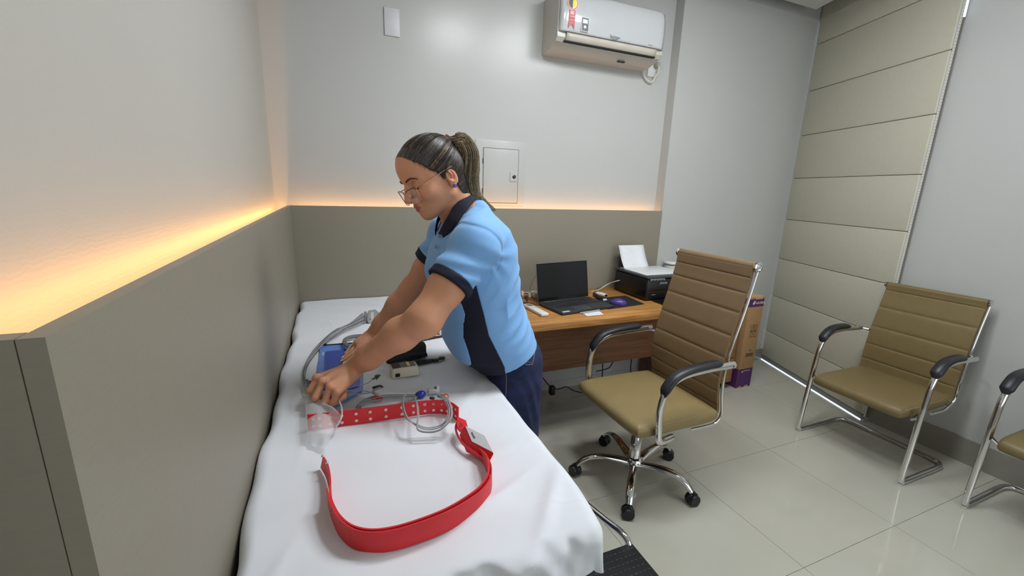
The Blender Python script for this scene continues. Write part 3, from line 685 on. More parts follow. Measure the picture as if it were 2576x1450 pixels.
def backsheet(prof, hw, nseam, th=.012, puff=.006, s0=.0, s1=1.0):
    p = smoothpath([(a, 0, b) for a, b in prof], nseam * 24 + 1)[:, [0, 2]]
    T = np.gradient(p, axis=0); T /= np.linalg.norm(T, axis=1)[:, None]; Nn = np.stack([-T[:, 1], T[:, 0]], 1)
    n = len(p); f = 1 - np.exp(-np.abs(np.sin(np.linspace(0, nseam * PI, n))) * 7.0); ny = 15; G = []
    for j in range(ny):
        y = -hw + 2 * hw * j / (ny - 1); e = 1 - abs(y / hw) ** 10
        q = p + Nn * (th / 2 + puff * (f - 1) * (.5 + .5 * e))[:, None] * 1
        G.append(np.stack([q[:, 0], np.full(n, y), q[:, 1]], 1))
    G2 = []
    for j in range(ny):
        y = -hw + 2 * hw * j / (ny - 1); q = p - Nn * (th / 2); G2.append(np.stack([q[:, 0], np.full(n, y), q[:, 1]], 1))
    mb = MB().grid(G).grid(G2[::-1])
    mb.grid([G[0], G2[0]]); mb.grid([G2[-1], G[-1]]); mb.grid([[g[0] for g in G], [g[0] for g in G2]]); mb.grid([[g[-1] for g in G2], [g[-1] for g in G]])
    return mb
def armpad(path, w=.023, h=.012):
    p = smoothpath(path, 26); r = np.array([min(1, .45 + 4 * min(i, 25 - i) / 25.0) for i in range(26)])
    return MB().tube(p, r * w, seg=16, flat=(1, h / w))

def office_chair(cx, cy):
    t = thing('office_chair', 'tan high-back swivel office chair with chrome arms and five castors', 'chair', (cx, cy, 0))
    L = dict(local=True)
    def lp(*q): return [tuple(np.array(p) - np.array([cx, cy, 0])) for p in q]
    # seat
    cushion(-.225, .262, -.258, .258, .408, .479, grooves=(.06, .13, .20), crown=.010, drop=.02).build('seat', M_olive, t, smooth=True, auto=False, **L)
    MB().tube([(-.205, -.250, .472), (-.19, -.256, .471), (.1, -.2565, .473)], .0016, seg=5).build('seam', M_stitch, t, **L)
    box('seat_plate', (-.12, -.13, .37), (.16, .13, .407), M_blackpl, t, bev=.005, **L)
    # backrest sheet with horizontal seams
    prof = [(.225, .415), (.266, .452), (.252, .55), (.250, .66), (.276, .80), (.315, .95), (.344, 1.07), (.354, 1.150)]
    backsheet(prof, .228, 10, th=.014, puff=.006).build('backrest', M_tan, t, smooth=True, auto=False, **L)
    MB().tube([(.367, -.228, 1.148), (.367, .228, 1.148)], .020, seg=16).build('top_roll', M_tan, t, smooth=True, **L)
    for s in (-1, 1):
        MB().lathe([(.019, 0), (.0235, .002), (.0235, .012), (.017, .014), (.016, .012), (.008, .012), (.006, .015)], o=(.367, s * .229, 1.148), axis='y', seg=20, R=np.diag([1, s, 1])).build('end_cap', M_chrome, t, smooth=True, **L)
        side = smoothpath([(.10, 0, .396), (.20, 0, .394), (.255, 0, .402), (.284, 0, .445), (.268, 0, .55), (.264, 0, .66), (.290, 0, .80), (.330, 0, .95), (.372, 0, 1.14)], 50); side[:, 1] = s * .236
        MB().tube(side, .0068, seg=10).build('back_frame', M_chrome, t, smooth=True, **L)
        y = s * .275
        arm = smoothpath([(-.02, y * .90, .388), (-.115, y, .405), (-.128, y, .46), (-.135, y, .54), (-.125, y, .61), (-.095, y, .665), (-.03, y, .697), (.06, y, .708), (.16, y, .712), (.262, y, .712)], 60)
        MB().tube(arm, .0165, seg=12, flat=(.8, 1.1)).build('arm_tube', M_chrome, t, smooth=True, **L)
        MB().tube([(.250, y, .712), (.262, y, .712), (.264, y, .712)], [.016, .017, .012], seg=16).build('arm_end', M_chrome, t, smooth=True, **L)
        MB().tube([(.255, y, .70), (.272, s * .238, .70)], .007, seg=8).build('bracket', M_chrome, t, smooth=True, **L)
        armpad([(-.128, y, .615), (-.115, y, .655), (-.07, y, .702), (0, y, .722), (.08, y, .729), (.15, y, .731), (.185, y, .729)], .026, .016).build('armrest_pad', M_blackpad, t, smooth=True, **L)
    MB().lathe([(.028, .10), (.028, .235), (.024, .24), (.024, .372)], seg=24).build('gas_column', M_chrome, t, smooth=True, **L)
    MB().lathe([(.020, .055), (.042, .06), (.045, .085), (.043, .118), (.030, .128)], seg=28).build('hub', M_chrome, t, smooth=True, **L)
    for k in range(5):
        a = math.radians(12 + 72 * k); ca, sa = math.cos(a), math.sin(a)
        pr = [(.03, .092), (.09, .108), (.165, .118), (.225, .112), (.268, .090), (.292, .064)]
        p = smoothpath([(r * ca, r * sa, z) for r, z in pr], 26); rr = [.0205 - .006 * i / 25 for i in range(26)]
        MB().tube(p, rr, seg=12, flat=(1.25, .85)).build('base_leg', M_chrome, t, smooth=True, **L)
        wa = a + (.7, -1.0, .5, .2, -.6)[k]; wx, wy = .300 * ca, .300 * sa
        ax = np.array([math.cos(wa), math.sin(wa), 0]); Rm = np.array([ax, [-ax[1], ax[0], 0], [0, 0, 1]]).T
        mb = MB()
        for o_ in (-.014, .014):
            V = MB().lathe([(.0, -.010), (.026, -.010), (.029, -.006), (.029, .006), (.026, .010), (.0, .010)], seg=20, axis='x'); q = V.v[0] + np.array([o_, 0, .029]); mb.add(q @ Rm.T + np.array([wx, wy, 0]), V.f)
        cs = mb.build('caster', M_blackpl, t, smooth=True, **L)
        hd = MB().tube([(0, 0, .05), (0, 0, .068)], .009, seg=10); hd.v[0] = hd.v[0] + np.array([wx, wy, 0])
        h2 = MB().ell((0, 0, .036), (.011, .031, .027), seg=14, rings=8); h2.v[0] = h2.v[0] @ Rm.T + np.array([wx, wy, 0]); hd.add(h2.v[0], h2.f)
        hd.build('caster_hood', M_blackpl, cs, smooth=True, **L)
    return t
office_chair(1.365, 1.535)

def visitor_chair(cx, cy, label):
    t = thing('visitor_chair', label, 'chair', (cx, cy, 0), 'olive cantilever visitor chairs by the right wall'); L = dict(local=True)
    cushion(-.265, .225, -.232, .232, .352, .424, crown=.010, drop=.03).build('seat', M_olive2, t, smooth=True, auto=False, **L)
    MB().tube([(-.245, -.228, .415), (-.10, -.2335, .416), (.1, -.2335, .418)], .0014, seg=5).build('seam', M_stitch, t, **L)
    prof = [(.175, .372), (.215, .405), (.222, .50), (.235, .62), (.262, .76), (.298, .90), (.303, .948)]
    backsheet(prof, .228, 7, th=.014, puff=.006).build('backrest', M_olive2, t, smooth=True, auto=False, **L)
    MB().tube([(.312, -.228, .944), (.312, .228, .944)], .017, seg=14).build('top_roll', M_olive2, t, smooth=True, **L)
    R_ = .0135; pts = []
    y = .272
    half = [(.14, y * .86, .345), (.165, y, .62)]
    sidep = lambda s: [(.215, s * y, .655), (.13, s * y, .658), (.04, s * y, .662), (-.06, s * y, .655), (-.13, s * y, .622), (-.165, s * y, .56), (-.180, s * y, .46), (-.190, s * y, .35), (-.203, s * y, .18), (-.214, s * y, .06), (-.208, s * y, .022), (-.175, s * y, .0145), (.0, s * y, .0145), (.14, s * y, .0145), (.195, s * y * .96, .0145), (.222, s * y * .82, .0145)]
    path = sidep(-1) + [(.226, -.1, .0145), (.226, .1, .0145)] + sidep(1)[::-1]
    MB().tube(smoothpath(path, 220), R_, seg=12).build('frame_tube', M_chrome, t, smooth=True, **L)
    for s in (-1, 1):
        side = smoothpath([(.02, 0, .348), (.14, 0, .346), (.205, 0, .37), (.232, 0, .41), (.236, 0, .50), (.249, 0, .62), (.277, 0, .77), (.318, 0, .94)], 40); side[:, 1] = s * .233
        MB().tube(side, .0075, seg=10).build('back_frame', M_chrome, t, smooth=True, **L)
        MB().tube([(.215, s * y, .655), (.250, s * .236, .650)], .0075, seg=8).build('bracket', M_chrome, t, **L)
        MB().tube([(-.185, s * y, .39), (-.17, s * .235, .352), (0.0, s * .2, .346)], .008, seg=8).build('seat_bracket', M_chrome, t, smooth=True, **L)
        MB().lathe([(.015, 0), (.019, .002), (.019, .010), (.013, .012)], o=(.312, s * .230, .944), axis='y', seg=18, R=np.diag([1, s, 1])).build('end_cap', M_chrome, t, smooth=True, **L)
        armpad([(-.160, s * y, .60), (-.148, s * y, .632), (-.105, s * y, .668), (-.05, s * y, .682), (.03, s * y, .683), (.09, s * y, .678)], .026, .017).build('armrest_pad', M_blackpad, t, smooth=True, **L)
        box('foot_glide', (-.222, s * y - .012, 0), (-.19, s * y + .012, .006), M('glide_clear', (190, 188, 178), rough=.3), t, bev=.002, **L)
    return t
v1 = visitor_chair(2.885, 1.27, 'olive cantilever visitor chair fully in view in front of the padded wall')
v2 = copy_tree(v1, (2.99, .515, 0), 'olive cantilever visitor chair cut off by the right edge of the photo')
# ------------------------------------------------------------------ things on the bed
ZB = .823
M_red = M('belt_red', (214, 36, 44), rough=.5, var=.03, bump=.05, bscale=600); M_snap = M('snap_white', (222, 214, 208), rough=.35); M_wire = M('grey_wire', (158, 160, 164), rough=.4); M_wire2 = M('dark_grey_wire', (112, 112, 114), rough=.45)
M_clipg = M('clip_grey', (176, 172, 172), rough=.4)
def ribbon(bottom, h, th, lean=None, n=120, h1=None):
    p = smoothpath(bottom, n); T = np.gradient(p, axis=0); T[:, 2] = 0; T /= np.linalg.norm(T, axis=1)[:, None]
    Nn = np.stack([T[:, 1], -T[:, 0], np.zeros(n)], 1)
    ln = np.interp(np.linspace(0, 1, n), np.linspace(0, 1, len(lean)), lean) if lean is not None else np.zeros(n)
    hh = np.interp(np.linspace(0, 1, n), np.linspace(0, 1, len(h)), h) if not np.isscalar(h) else np.full(n, h)
    up = np.array([0, 0, 1.])
    G = []
    for s, k in ((-1, 0), (-1, .5), (-1, 1), (1, 1), (1, .5), (1, 0), (-1, 0)):
        G.append(p + Nn * (s * th / 2) + (up[None] * np.cos(ln)[:, None] + Nn * np.sin(ln)[:, None]) * (hh * k)[:, None])
    mb = MB().grid(G); a, b = len(G), n
    mb.f.append(tuple(i * b for i in range(a - 1))); mb.f.append(tuple(i * b + b - 1 for i in range(a - 1))[::-1])
    return mb, p, Nn, ln, hh
belt = thing('electrode_belt', 'red rubber chest belt with white snap sockets looped on the bed', 'belt', (.12, .95, ZB))
pz = lambda L, z=ZB: [P(u, v, z=z) for u, v in L]
far = pz([(775, 1083), (800, 1081), (852, 1074), (920, 1065), (1000, 1053), (1060, 1044), (1105, 1041), (1135, 1047), (1153, 1061)])
mb, p, Nn, ln, hh = ribbon(far, .043, .003, lean=[-.1, -.1, 0, .05, 0])
seg1 = mb.build('strap', M_red, belt, smooth=True)
snapmesh = None
for k in range(15):
    i = int(118 * (.085 + k * .0635)); 
    if i > 117: break
    for q in (.27, .74):
        c = p[i] + Nn[i] * .0018 + np.array([0, 0, hh[i] * q]); n_ = Nn[i]
        Rm = np.array([np.cross(n_, [0, 0, 1]), [0, 0, 1], n_]).T
        MB().lathe([(.0041, 0), (.0041, .0009), (.0022, .0013), (.0016, .0004)], o=c, seg=12, R=Rm).build('snap_socket', M_snap, belt)
near = pz([(1192, 1136), (1215, 1158), (1229, 1180), (1236, 1207), (1233, 1240), (1213, 1274), (1180, 1302), (1130, 1334), (1070, 1360), (1000, 1383), (940, 1391), (892, 1381), (858, 1352), (838, 1312), (828, 1275)])
mb, *_ = ribbon(near, [.016, .030, .040, .043, .043, .043, .043], .003, lean=[.1, 0, 0, -.05], n=160); mb.build('strap', M_red, belt, smooth=True)
near2 = [q + np.array([0, 0, .0015]) for q in pz([(1190, 1134), (1208, 1156), (1222, 1180), (1229, 1207), (1226, 1238), (1207, 1271), (1175, 1298), (1126, 1329), (1068, 1354), (1000, 1376), (941, 1384), (896, 1374), (864, 1346), (845, 1308), (836, 1270), (832, 1245), (822, 1205), (808, 1178)])]
mb, p2, N2, l2, h2 = ribbon(near2, [.016, .040, .044, .044, .044, .044, .040, .035, .026], .003, lean=[.1, 0, 0, -.05, -.1, .25], n=200); mb.build('strap', M_red, belt, smooth=True)
for i in (198, 189):
    c = p2[i] + np.array([.004, .002, h2[i] + .002])
    MB().ell(c, (.0035, .0035, .0035), 12, 8).build('metal_stud', M_chrome, belt, smooth=True); 
# clip-on recorder case
d0 = [P(1168, 1070, z=.872), P(1220, 1096, z=.872), P(1243, 1142, z=.856), P(1186, 1112, z=.856)]
def slab(pts, dn, inset=0):
    pts = np.array(pts, float); c = pts.mean(0); q = c + (pts - c) * (1 - inset)
    return q
nrm = np.cross(d0[1] - d0[0], d0[3] - d0[0]); nrm /= np.linalg.norm(nrm); nrm *= np.sign(nrm[2])
def hexa(top, down):
    V = np.vstack([top, top - down]); return MB().add(V, [(0, 1, 2, 3), (7, 6, 5, 4), (0, 4, 5, 1), (1, 5, 6, 2), (2, 6, 7, 3), (3, 7, 4, 0)])
dn = np.array([.013, -.001, .026])
case = hexa(np.array(d0), dn).build('recorder_case', M_red, belt)
bm_ = case.modifiers.new('bev', 'BEVEL'); bm_.width = .002; bm_.segments = 2
face = hexa(slab(d0, 0, .08) + nrm * .0012, nrm * .0012).build('recorder_face', M('face_white', (214, 220, 224), rough=.35), case)
ex = np.array(d0[3]) - np.array(d0[0]); ey = np.array(d0[1]) - np.array(d0[0])
text('lettering', 'Norav', .008, np.array(d0[0]) + ex * .72 + ey * .22 + nrm * .0016, -ex, ey, M('ink', (60, 60, 66)), case)
MB().tube(smoothpath([P(1152, 1058, z=.862), P(1147, 1082, z=.845), P(1158, 1108, z=.838), P(1178, 1128, z=.838), P(1204, 1148, z=.838), P(1230, 1164, z=.832)], 30), .008, seg=8, flat=(.35, 1)).build('clip_rail', M_red, case, smooth=True)
MB().prism([tuple(P(u, v, z=.860)[:2]) for u, v in [(1150, 1050), (1172, 1060), (1176, 1073), (1158, 1082), (1149, 1072)]], .852, .862).build('strap_loop', M_red, belt)
MB().prism([tuple(P(u, v, z=.8625)[:2]) for u, v in [(1156, 1062), (1166, 1070), (1156, 1077)]], .8615, .8628).build('loop_slot', M('red_shadow', (160, 20, 30), rough=.5), belt)

# ten-lead patient cable: connector block, lead wires, trunk cable, clips
pc = thing('patient_cable', 'grey multi-lead cable bundle with flat connector block held by the woman', 'cable', tuple(P(938, 795, z=ZB)))
cb = [tuple(P(u, v, z=ZB + .012)[:2]) for u, v in [(926, 782), (945, 779), (957, 789), (951, 803), (926, 809), (923, 806)]]
o = MB().prism(cb, ZB, ZB + .013).build('connector_block', M('conn_grey', (160, 160, 158), rough=.4), pc); o.modifiers.new('b', 'BEVEL').width = .002
MB().prism([tuple(P(u, v, z=ZB + .0135)[:2]) for u, v in [(933, 786), (940, 785), (940, 804), (932, 806)]], ZB + .0128, ZB + .0137).build('connector_label', M('label_pale', (205, 205, 200)), o)
text('lettering', 'N R F L C', .007, P(933, 805, z=ZB + .0139), P(937, 786, z=ZB + .0139) - P(933, 805, z=ZB + .0139), (-1, 0, 0), M('ink', (60, 60, 66)), o)
rr = random.Random(5)
core = [(918, 800), (880, 818), (845, 836), (812, 862), (788, 890), (770, 920), (763, 945), (768, 965), (782, 978), (800, 985)]
for k in range(10):
    ph = rr.random() * 6; q = []
    for i, (u, v) in enumerate(core):
        s = (k - 4.5) * (2.6 if i == 0 else (1.2 + .5 * math.sin(i * 1.3 + ph))) ; w = 1 + .6 * math.sin(i * 1.7 + ph)
        zz_ = ZB + .003 + (.008 + .006 * math.sin(i * 2.1 + ph)) * (0 < i) + max(0, i - 7) * .012
        q.append(P(u + s * .55 + w, v + s * .95 if i < 3 else v + s * .35, z=zz_))
    MB().tube(smoothpath(q, 60), .0022, seg=6).build('lead_wire', M_wire if k % 3 else M_wire2, pc, smooth=True)
for k in range(8):
    a = P(921 + (k % 2), 785 + k * 3, z=ZB + .007); MB().tube([a, a + np.array([-.010, -.006, 0])], .0028, seg=8).build('strain_relief', M('relief', (128, 128, 126), rough=.5), o)
for k in range(5):
    a = P(765 + k * 5, 958 + k * 6, z=.832 + .004 * k); MB().tube([a, a + np.array([.010, -.012, .004])], .0045, seg=8).build('snap_connector', M('snap_conn', (140, 138, 140), rough=.35), pc, smooth=True)
for dz, du in ((0, 0), (.0, 3)):
    q = [P(1000, 840 + du, z=ZB + .006), P(960, 838 + du, z=ZB + .006), P(920, 843 + du, z=ZB + .008), P(885, 846 + du, z=ZB + .010), P(866 + du, 855, z=ZB + .018), P(868 + du, 868 - du, z=ZB + .022), P(888, 878 - du, z=ZB + .022), P(915, 882 - du, z=ZB + .018)]
    MB().tube(smoothpath(q, 60), .0048, seg=10).build('trunk_cable', M_wire2, pc, smooth=True)
q = [P(955, 791, z=ZB + .006), P(963, 788, z=ZB + .006), P(980, 787, z=ZB + .004), P(1005, 790, z=ZB + .004)]
MB().tube(smoothpath(q, 30), [.0045 + .0012 * (i % 4 < 2) * (i < 14) - .002 * (i >= 14) for i in range(30)], seg=8).build('trunk_cable', M('relief', (0, 0, 0)), pc, smooth=True)
hz = .868
MB().tube(smoothpath([P(852, 985, z=hz), P(880, 975, z=hz - .01), P(920, 966, z=.85), P(938, 955, z=.852)], 30), .0018, seg=6).build('lead_wire', M_wire, pc, smooth=True)
MB().tube(smoothpath([P(852, 990, z=hz), P(885, 982, z=.855), P(915, 984, z=.845), P(935, 988, z=.838)], 30), .0018, seg=6).build('lead_wire', M_wire, pc, smooth=True)
MB().tube(smoothpath([P(852, 994, z=hz), P(885, 993, z=.85), P(915, 991, z=.842), P(935, 988, z=.838)], 30), .0018, seg=6).build('lead_wire', M_wire, pc, smooth=True)
MB().tube(smoothpath([P(851, 1004, z=.862), P(859, 1025, z=.868), P(859, 1050, z=.864), P(847, 1072, z=.850), P(841, 1085, z=.838)], 30), .0022, seg=6).build('lead_wire', M('wire_pale', (196, 198, 204), rough=.4), pc, smooth=True)
g = MB().ell((0, 0, 0), (.010, .005, .0045), 14, 8); g.v[0] += P(950, 946, z=.854); g.tube([P(937, 955, z=.852), P(944, 951, z=.853)], .0035, seg=8); g.build('lead_clip', M('clip_green', (38, 108, 62), rough=.4), pc, smooth=True)
MB().prism([tuple(P(u, v, z=.850)[:2]) for u, v in [(945, 950), (957, 946), (946, 957)]], .849, .851).build('clip_jaw', M('clip_green', (0, 0, 0)), pc)
g = MB()
g.tube([P(932, 988, z=.838), P(942, 985, z=.840)], [.003, .0045], seg=8)
g.tube(smoothpath([P(938, 984, z=.842), P(946, 979, z=.846), P(955, 976, z=.848), P(962, 976, z=.846)], 14), [.004 + .003 * math.sin(i / 13 * 3) for i in range(14)], seg=10, flat=(1, .7))
g.tube(smoothpath([P(938, 989, z=.834), P(948, 993, z=.832), P(955, 998, z=.830), P(960, 998, z=.829)], 14), [.004 + .003 * math.sin(i / 13 * 3) for i in range(14)], seg=10, flat=(1, .7))
g.build('lead_clip', M_clipg, pc, smooth=True)
MB().tube(smoothpath([P(937, 976, z=.851), P(948, 973, z=.854), P(957, 971, z=.854), P(963, 975, z=.850)], 12), .004, seg=8, flat=(1.4, .6)).build('clip_jaw', M_blackpl, pc, smooth=True)

# blue gel pack with black end rods
gp = thing('gel_pack', 'flat blue plastic pack with black end rods under the hands', 'pack', tuple(P(850, 930, z=ZB)))
M_lb = M('pack_light_blue', (96, 136, 214), rough=.3, var=.08, scale=20, coat=.2); M_db = M('pack_dark_blue', (32, 70, 178), rough=.25, var=.08, scale=6, coat=.3)
out = [(806, 871), (860, 866), (915, 862), (912, 985), (880, 1005), (850, 1022), (818, 1029), (800, 1000), (793, 966)]
o = MB().prism([tuple(P(u, v, z=ZB)[:2]) for u, v in out], ZB - .001, ZB + .004).build('sleeve', M_lb, gp); o.modifiers.new('b', 'BEVEL').width = .002
o = MB().prism([tuple(P(u, v, z=ZB)[:2]) for u, v in [(818, 890), (905, 880), (905, 975), (868, 990), (812, 985)]], ZB + .003, ZB + .009).build('gel_panel', M_db, gp); o.modifiers.new('b', 'BEVEL').width = .003
MB().tube([P(808, 869, z=ZB + .006), P(822, 868, z=ZB + .006)], .0058, seg=12).build('end_rod', M_blackpl, gp, smooth=True)
MB().tube([P(822, 868, z=ZB + .006), P(905, 862, z=ZB + .006)], .0022, seg=8).build('rod', M_blackpl, gp, smooth=True)
MB().tube([P(778, 962, z=ZB + .016), P(802, 967, z=ZB + .014)], .0052, seg=12).build('end_rod', M_blackpl, gp, smooth=True)
MB().prism([tuple(P(u, v, z=ZB)[:2]) for u, v in [(811, 890), (816, 889), (815, 897), (810, 898)]], ZB + .004, ZB + .0048).build('clear_window', M('clear_mark', (190, 200, 215), rough=.2), gp)

# beige monitor
hm = thing('holter_monitor', 'small beige recorder box with dark display beside the black pouch', 'recorder', (.19, 1.37, ZB))
M_beige = M('beige_plastic', (208, 200, 178), rough=.45)
Rz = np.array(Matrix.Rotation(math.radians(3), 3, 'Z'))
def rot3(mb, c=(.19, 1.372, 0)):
    c = np.array(c); mb.v = [(V - c) @ Rz.T + c for V in mb.v]; return mb
hb = MB().box((.143, 1.345, ZB), (.238, 1.400, ZB + .036), .007, 3)
V = hb.v[0]; k = (V[:, 2] - ZB) / .036; V[:, 0] = .19 + (V[:, 0] - .19) * (1 - .08 * k); V[:, 1] = 1.372 + (V[:, 1] - 1.372) * (1 - .14 * k)
rot3(hb).build('case', M_beige, hm, smooth=True)
rot3(MB().box((.150, 1.353, ZB + .0355), (.178, 1.392, ZB + .0372))).build('display', M('hm_display', (48, 42, 38), rough=.25), hm)
rot3(MB().box((.180, 1.353, ZB + .0355), (.226, 1.392, ZB + .0370))).build('label_panel', M('hm_label', (92, 88, 80), rough=.4), hm)
rot3(MB().box((.199, 1.356, ZB + .0369), (.209, 1.390, ZB + .0375))).build('yellow_label', M('hm_yellow', (205, 214, 140), rough=.4), hm)
for k in range(3): rot3(MB().box((.184 + k * .004, 1.358, ZB + .0369), (.185 + k * .004, 1.388, ZB + .0373))).build('print_line', M('hm_print', (150, 146, 136)), hm)
rot3(MB().box((.157, 1.3435, ZB + .008), (.171, 1.3475, ZB + .019))).build('port', M_black, hm)
# black pouch with strap and buckle
po = thing('black_pouch', 'soft black pouch with strap and buckle behind the beige recorder', 'pouch', (.22, 1.49, ZB))
def pouch():
    n1, n2 = 40, 26; G = []
    a = P(976, 917, z=ZB); b = P(1072, 898, z=ZB)
    for i in range(n1):
        t_ = i / (n1 - 1); c = a + (b - a) * t_; hgt = .014 + .040 * math.sin(min(1, t_ * 1.15) * PI / 2 * 1.0) * (1 if t_ < .93 else math.sqrt(max(0, 1 - ((t_ - .93) / .07) ** 2)) * .85 + .15)
        wd = .012 + .032 * math.sin(min(1, .15 + t_) * PI / 2); e = 1 if 0 < i < n1 - 1 else .05
        G.append([(c[0] + .004 * math.sin(k), c[1] + .016 + wd * e * math.cos(2 * PI * k / n2) * (1 + .06 * math.sin(5 * t_ + k)), ZB + max(0, hgt * e * (.5 + .55 * math.sin(2 * PI * k / n2)) + .0015 * math.sin(14 * t_ + 2 * k))) for k in range(n2 + 1)])
    MB().grid(G).build('pouch_body', M('pouch_black', (16, 17, 20), rough=.65, bump=.2, bscale=260), po, smooth=True, auto=False)
    q = [P(1035, 915, z=ZB + .006), P(1068, 909, z=ZB + .006), P(1085, 907, z=ZB + .005), P(1098, 905, z=ZB + .005)]
    MB().tube(smoothpath(q, 20), .0125, seg=8, flat=(1, .25)).build('strap', M('strap_black', (24, 24, 27), rough=.7), po, smooth=True)
    MB().tube(smoothpath([P(1040, 919, z=ZB + .003), P(1065, 914, z=ZB + .003), P(1090, 908, z=ZB + .004)], 12), .009, seg=8, flat=(1, .25)).build('strap', M('strap_black', (0, 0, 0)), po, smooth=True)
    MB().tube(smoothpath([P(1090, 908, z=ZB + .007), P(1099, 905, z=ZB + .008), P(1105, 903, z=ZB + .008), P(1112, 901, z=ZB + .008), P(1119, 902, z=ZB + .007)], 20), [.011, .012, .0125, .0125, .012, .011, .010, .009, .0085, .009, .010, .011, .0115, .012, .012, .012, .012, .012, .011, .009], seg=12, flat=(1, .45)).build('buckle', M('buckle_black', (30, 30, 34), rough=.4), po, smooth=True)
pouch()
# phone
ph = thing('phone', 'phone in a pink patterned case lying face down beside the woman', 'phone', tuple(P(1090, 838, z=ZB)))
pp = [tuple(P(u, v, z=ZB + .010)[:2]) for u, v in [(1030, 858), (1062, 834), (1106, 827), (1118, 842), (1068, 852)]]
a, b, c = P(1118, 843, z=ZB + .01)[:2], P(1106, 828, z=ZB + .01)[:2], P(1062, 852, z=ZB + .01)[:2]
e1_ = (c - a) / np.linalg.norm(c - a); e2_ = np.array([-e1_[1], e1_[0]]); e2_ *= np.sign(e2_ @ (b - a)); Lw, Ww = .150, .074
R4 = [a, a + e2_ * Ww, a + e2_ * Ww + e1_ * Lw, a + e1_ * Lw]
o = MB().prism([tuple(q) for q in R4], ZB, ZB + .010).build('bumper', M('phone_edge', (70, 44, 52), rough=.4), ph); md = o.modifiers.new('b', 'BEVEL'); md.width = .003; md.segments = 2
cc = sum(R4) / 4; R5 = [cc + (q - cc) * .95 for q in R4]
MB().prism([tuple(q) for q in R5], ZB + .010, ZB + .0108).build('case_back', M('phone_pink', (214, 168, 172), rough=.3, rgb2=(232, 214, 206), scale=28), ph)
cm = a + e2_ * .020 + e1_ * .022
MB().lathe([(.010, 0), (.010, .0015), (.008, .002)], o=(cm[0], cm[1], ZB + .0106), seg=14).build('camera_ring', M('phone_cam', (60, 44, 48), rough=.3), ph)
MB().ell((cm[0] + e1_[0] * .035, cm[1] + e1_[1] * .035 + .006, ZB + .0108), (.020, .013, .0012), 16, 6).build('case_print', M('case_cream', (226, 206, 170), rough=.4), ph, smooth=True)

# coiled grey electrode leads with red tie and blue plug
co = thing('coiled_leads', 'coiled thin grey leads with a red tie and blue plug, partly over the belt', 'cable', tuple(P(1060, 1000, z=ZB)))
for k in range(5):
    s = (k - 2) * 2.6 + math.sin(k * 3.1); z0 = ZB + .003 + .003 * (k % 3)
    q = [P(1050, 996 + s * .5, z=z0 + .006), P(1010, 997 + s * .7, z=z0 + .004), P(960, 1000 + s, z=z0 + .004), P(922, 1008 + s, z=z0), P(903 + s, 1022, z=z0), P(908 + s, 1036, z=z0), P(930, 1046 + s, z=z0), P(968, 1040, z=z0), P(1000, 1022 + s, z=z0), P(1030, 1006, z=z0 + .003), P(1050, 999, z=z0 + .006)]
    MB().tube(smoothpath(q, 70), .0016, seg=6).build('lead_wire', M_wire, co, smooth=True)
for k in range(5):
    s = (k - 2) * 2.9 + 1.5 * math.sin(k * 2.3); zt = ZB + .050 + .003 * (k % 2)
    q = [P(1106 + s, 993, z=ZB + .02), P(1122 + s, 1006, z=zt), P(1132 + s * .8, 1030, z=zt), P(1128 + s, 1056, z=zt - .01), P(1108, 1076 + s, z=zt - .025), P(1078, 1083 + s, z=zt - .03), P(1050, 1075 + s, z=zt - .02), P(1028 + s, 1053, z=zt - .005), P(1017 + s * .8, 1025, z=zt), P(1016 + s * .5, 1003, z=zt - .004), P(1022, 990, z=zt - .015)]
    if k > 2: q = q[:7] + [P(1047 + s, 1050, z=zt), P(1045 + s, 1020, z=zt), P(1043, 1000, z=zt - .02)]
    MB().tube(smoothpath(q, 80), .0016, seg=6).build('lead_wire', M_wire, co, smooth=True)
MB().tube(smoothpath([P(934, 1002, z=ZB + .009), P(948, 1001, z=ZB + .010), P(961, 1004, z=ZB + .009)], 10), .0058, seg=10, flat=(1, .8)).build('red_tie', M('tie_red', (176, 24, 38), rough=.4), co, smooth=True)
bp_ = P(1058, 993, z=ZB + .012)
MB().ell(bp_, (.017, .013, .012), 9, 6).build('blue_plug', M('plug_blue', (24, 52, 176), rough=.3, coat=.3), co, smooth=True)
MB().ell(bp_ + np.array([-.011, -.006, .002]), (.006, .006, .008), 12, 8).build('plug_hollow', M('plug_navy', (16, 28, 96), rough=.4), co, smooth=True)
MB().box(P(1078, 996, z=ZB) + [0, 0, .002], P(1078, 996, z=ZB) + [.030, .020, .016], .003).build('clear_housing', M('housing_clear', (196, 204, 202), rough=.12, coat=.5), co, smooth=True)
MB().box(P(1094, 991, z=ZB) + [0, 0, .006], P(1094, 991, z=ZB) + [.007, .010, .020], .001).build('green_insert', M('ins_green', (36, 140, 78), rough=.4), co)
MB().box(P(1099, 992, z=ZB) + [0, 0, .004], P(1099, 992, z=ZB) + [.008, .012, .024], .001).build('white_block', M_whitepl, co)
sc_ = P(1121, 999, z=ZB + .010)
Rs = np.array([[1, 0, 0], [0, .5, -.87], [0, .87, .5]])
MB().lathe([(.0085, -.004), (.0095, 0), (.0085, .003)], o=sc_, seg=18, R=Rs).build('snap_head', M('snap_red', (196, 44, 36), rough=.4), co, smooth=True)
MB().lathe([(.0055, .003), (.0055, .0042), (.002, .0045)], o=sc_, seg=14, R=Rs).build('snap_ring', M('snap_gold', (222, 186, 96), rough=.3), co, smooth=True)
MB().tube([P(1102, 996, z=ZB + .012), P(1112, 998, z=ZB + .012)], [.004, .006], seg=10).build('snap_head', M('snap_dark', (36, 26, 34), rough=.4), co, smooth=True)
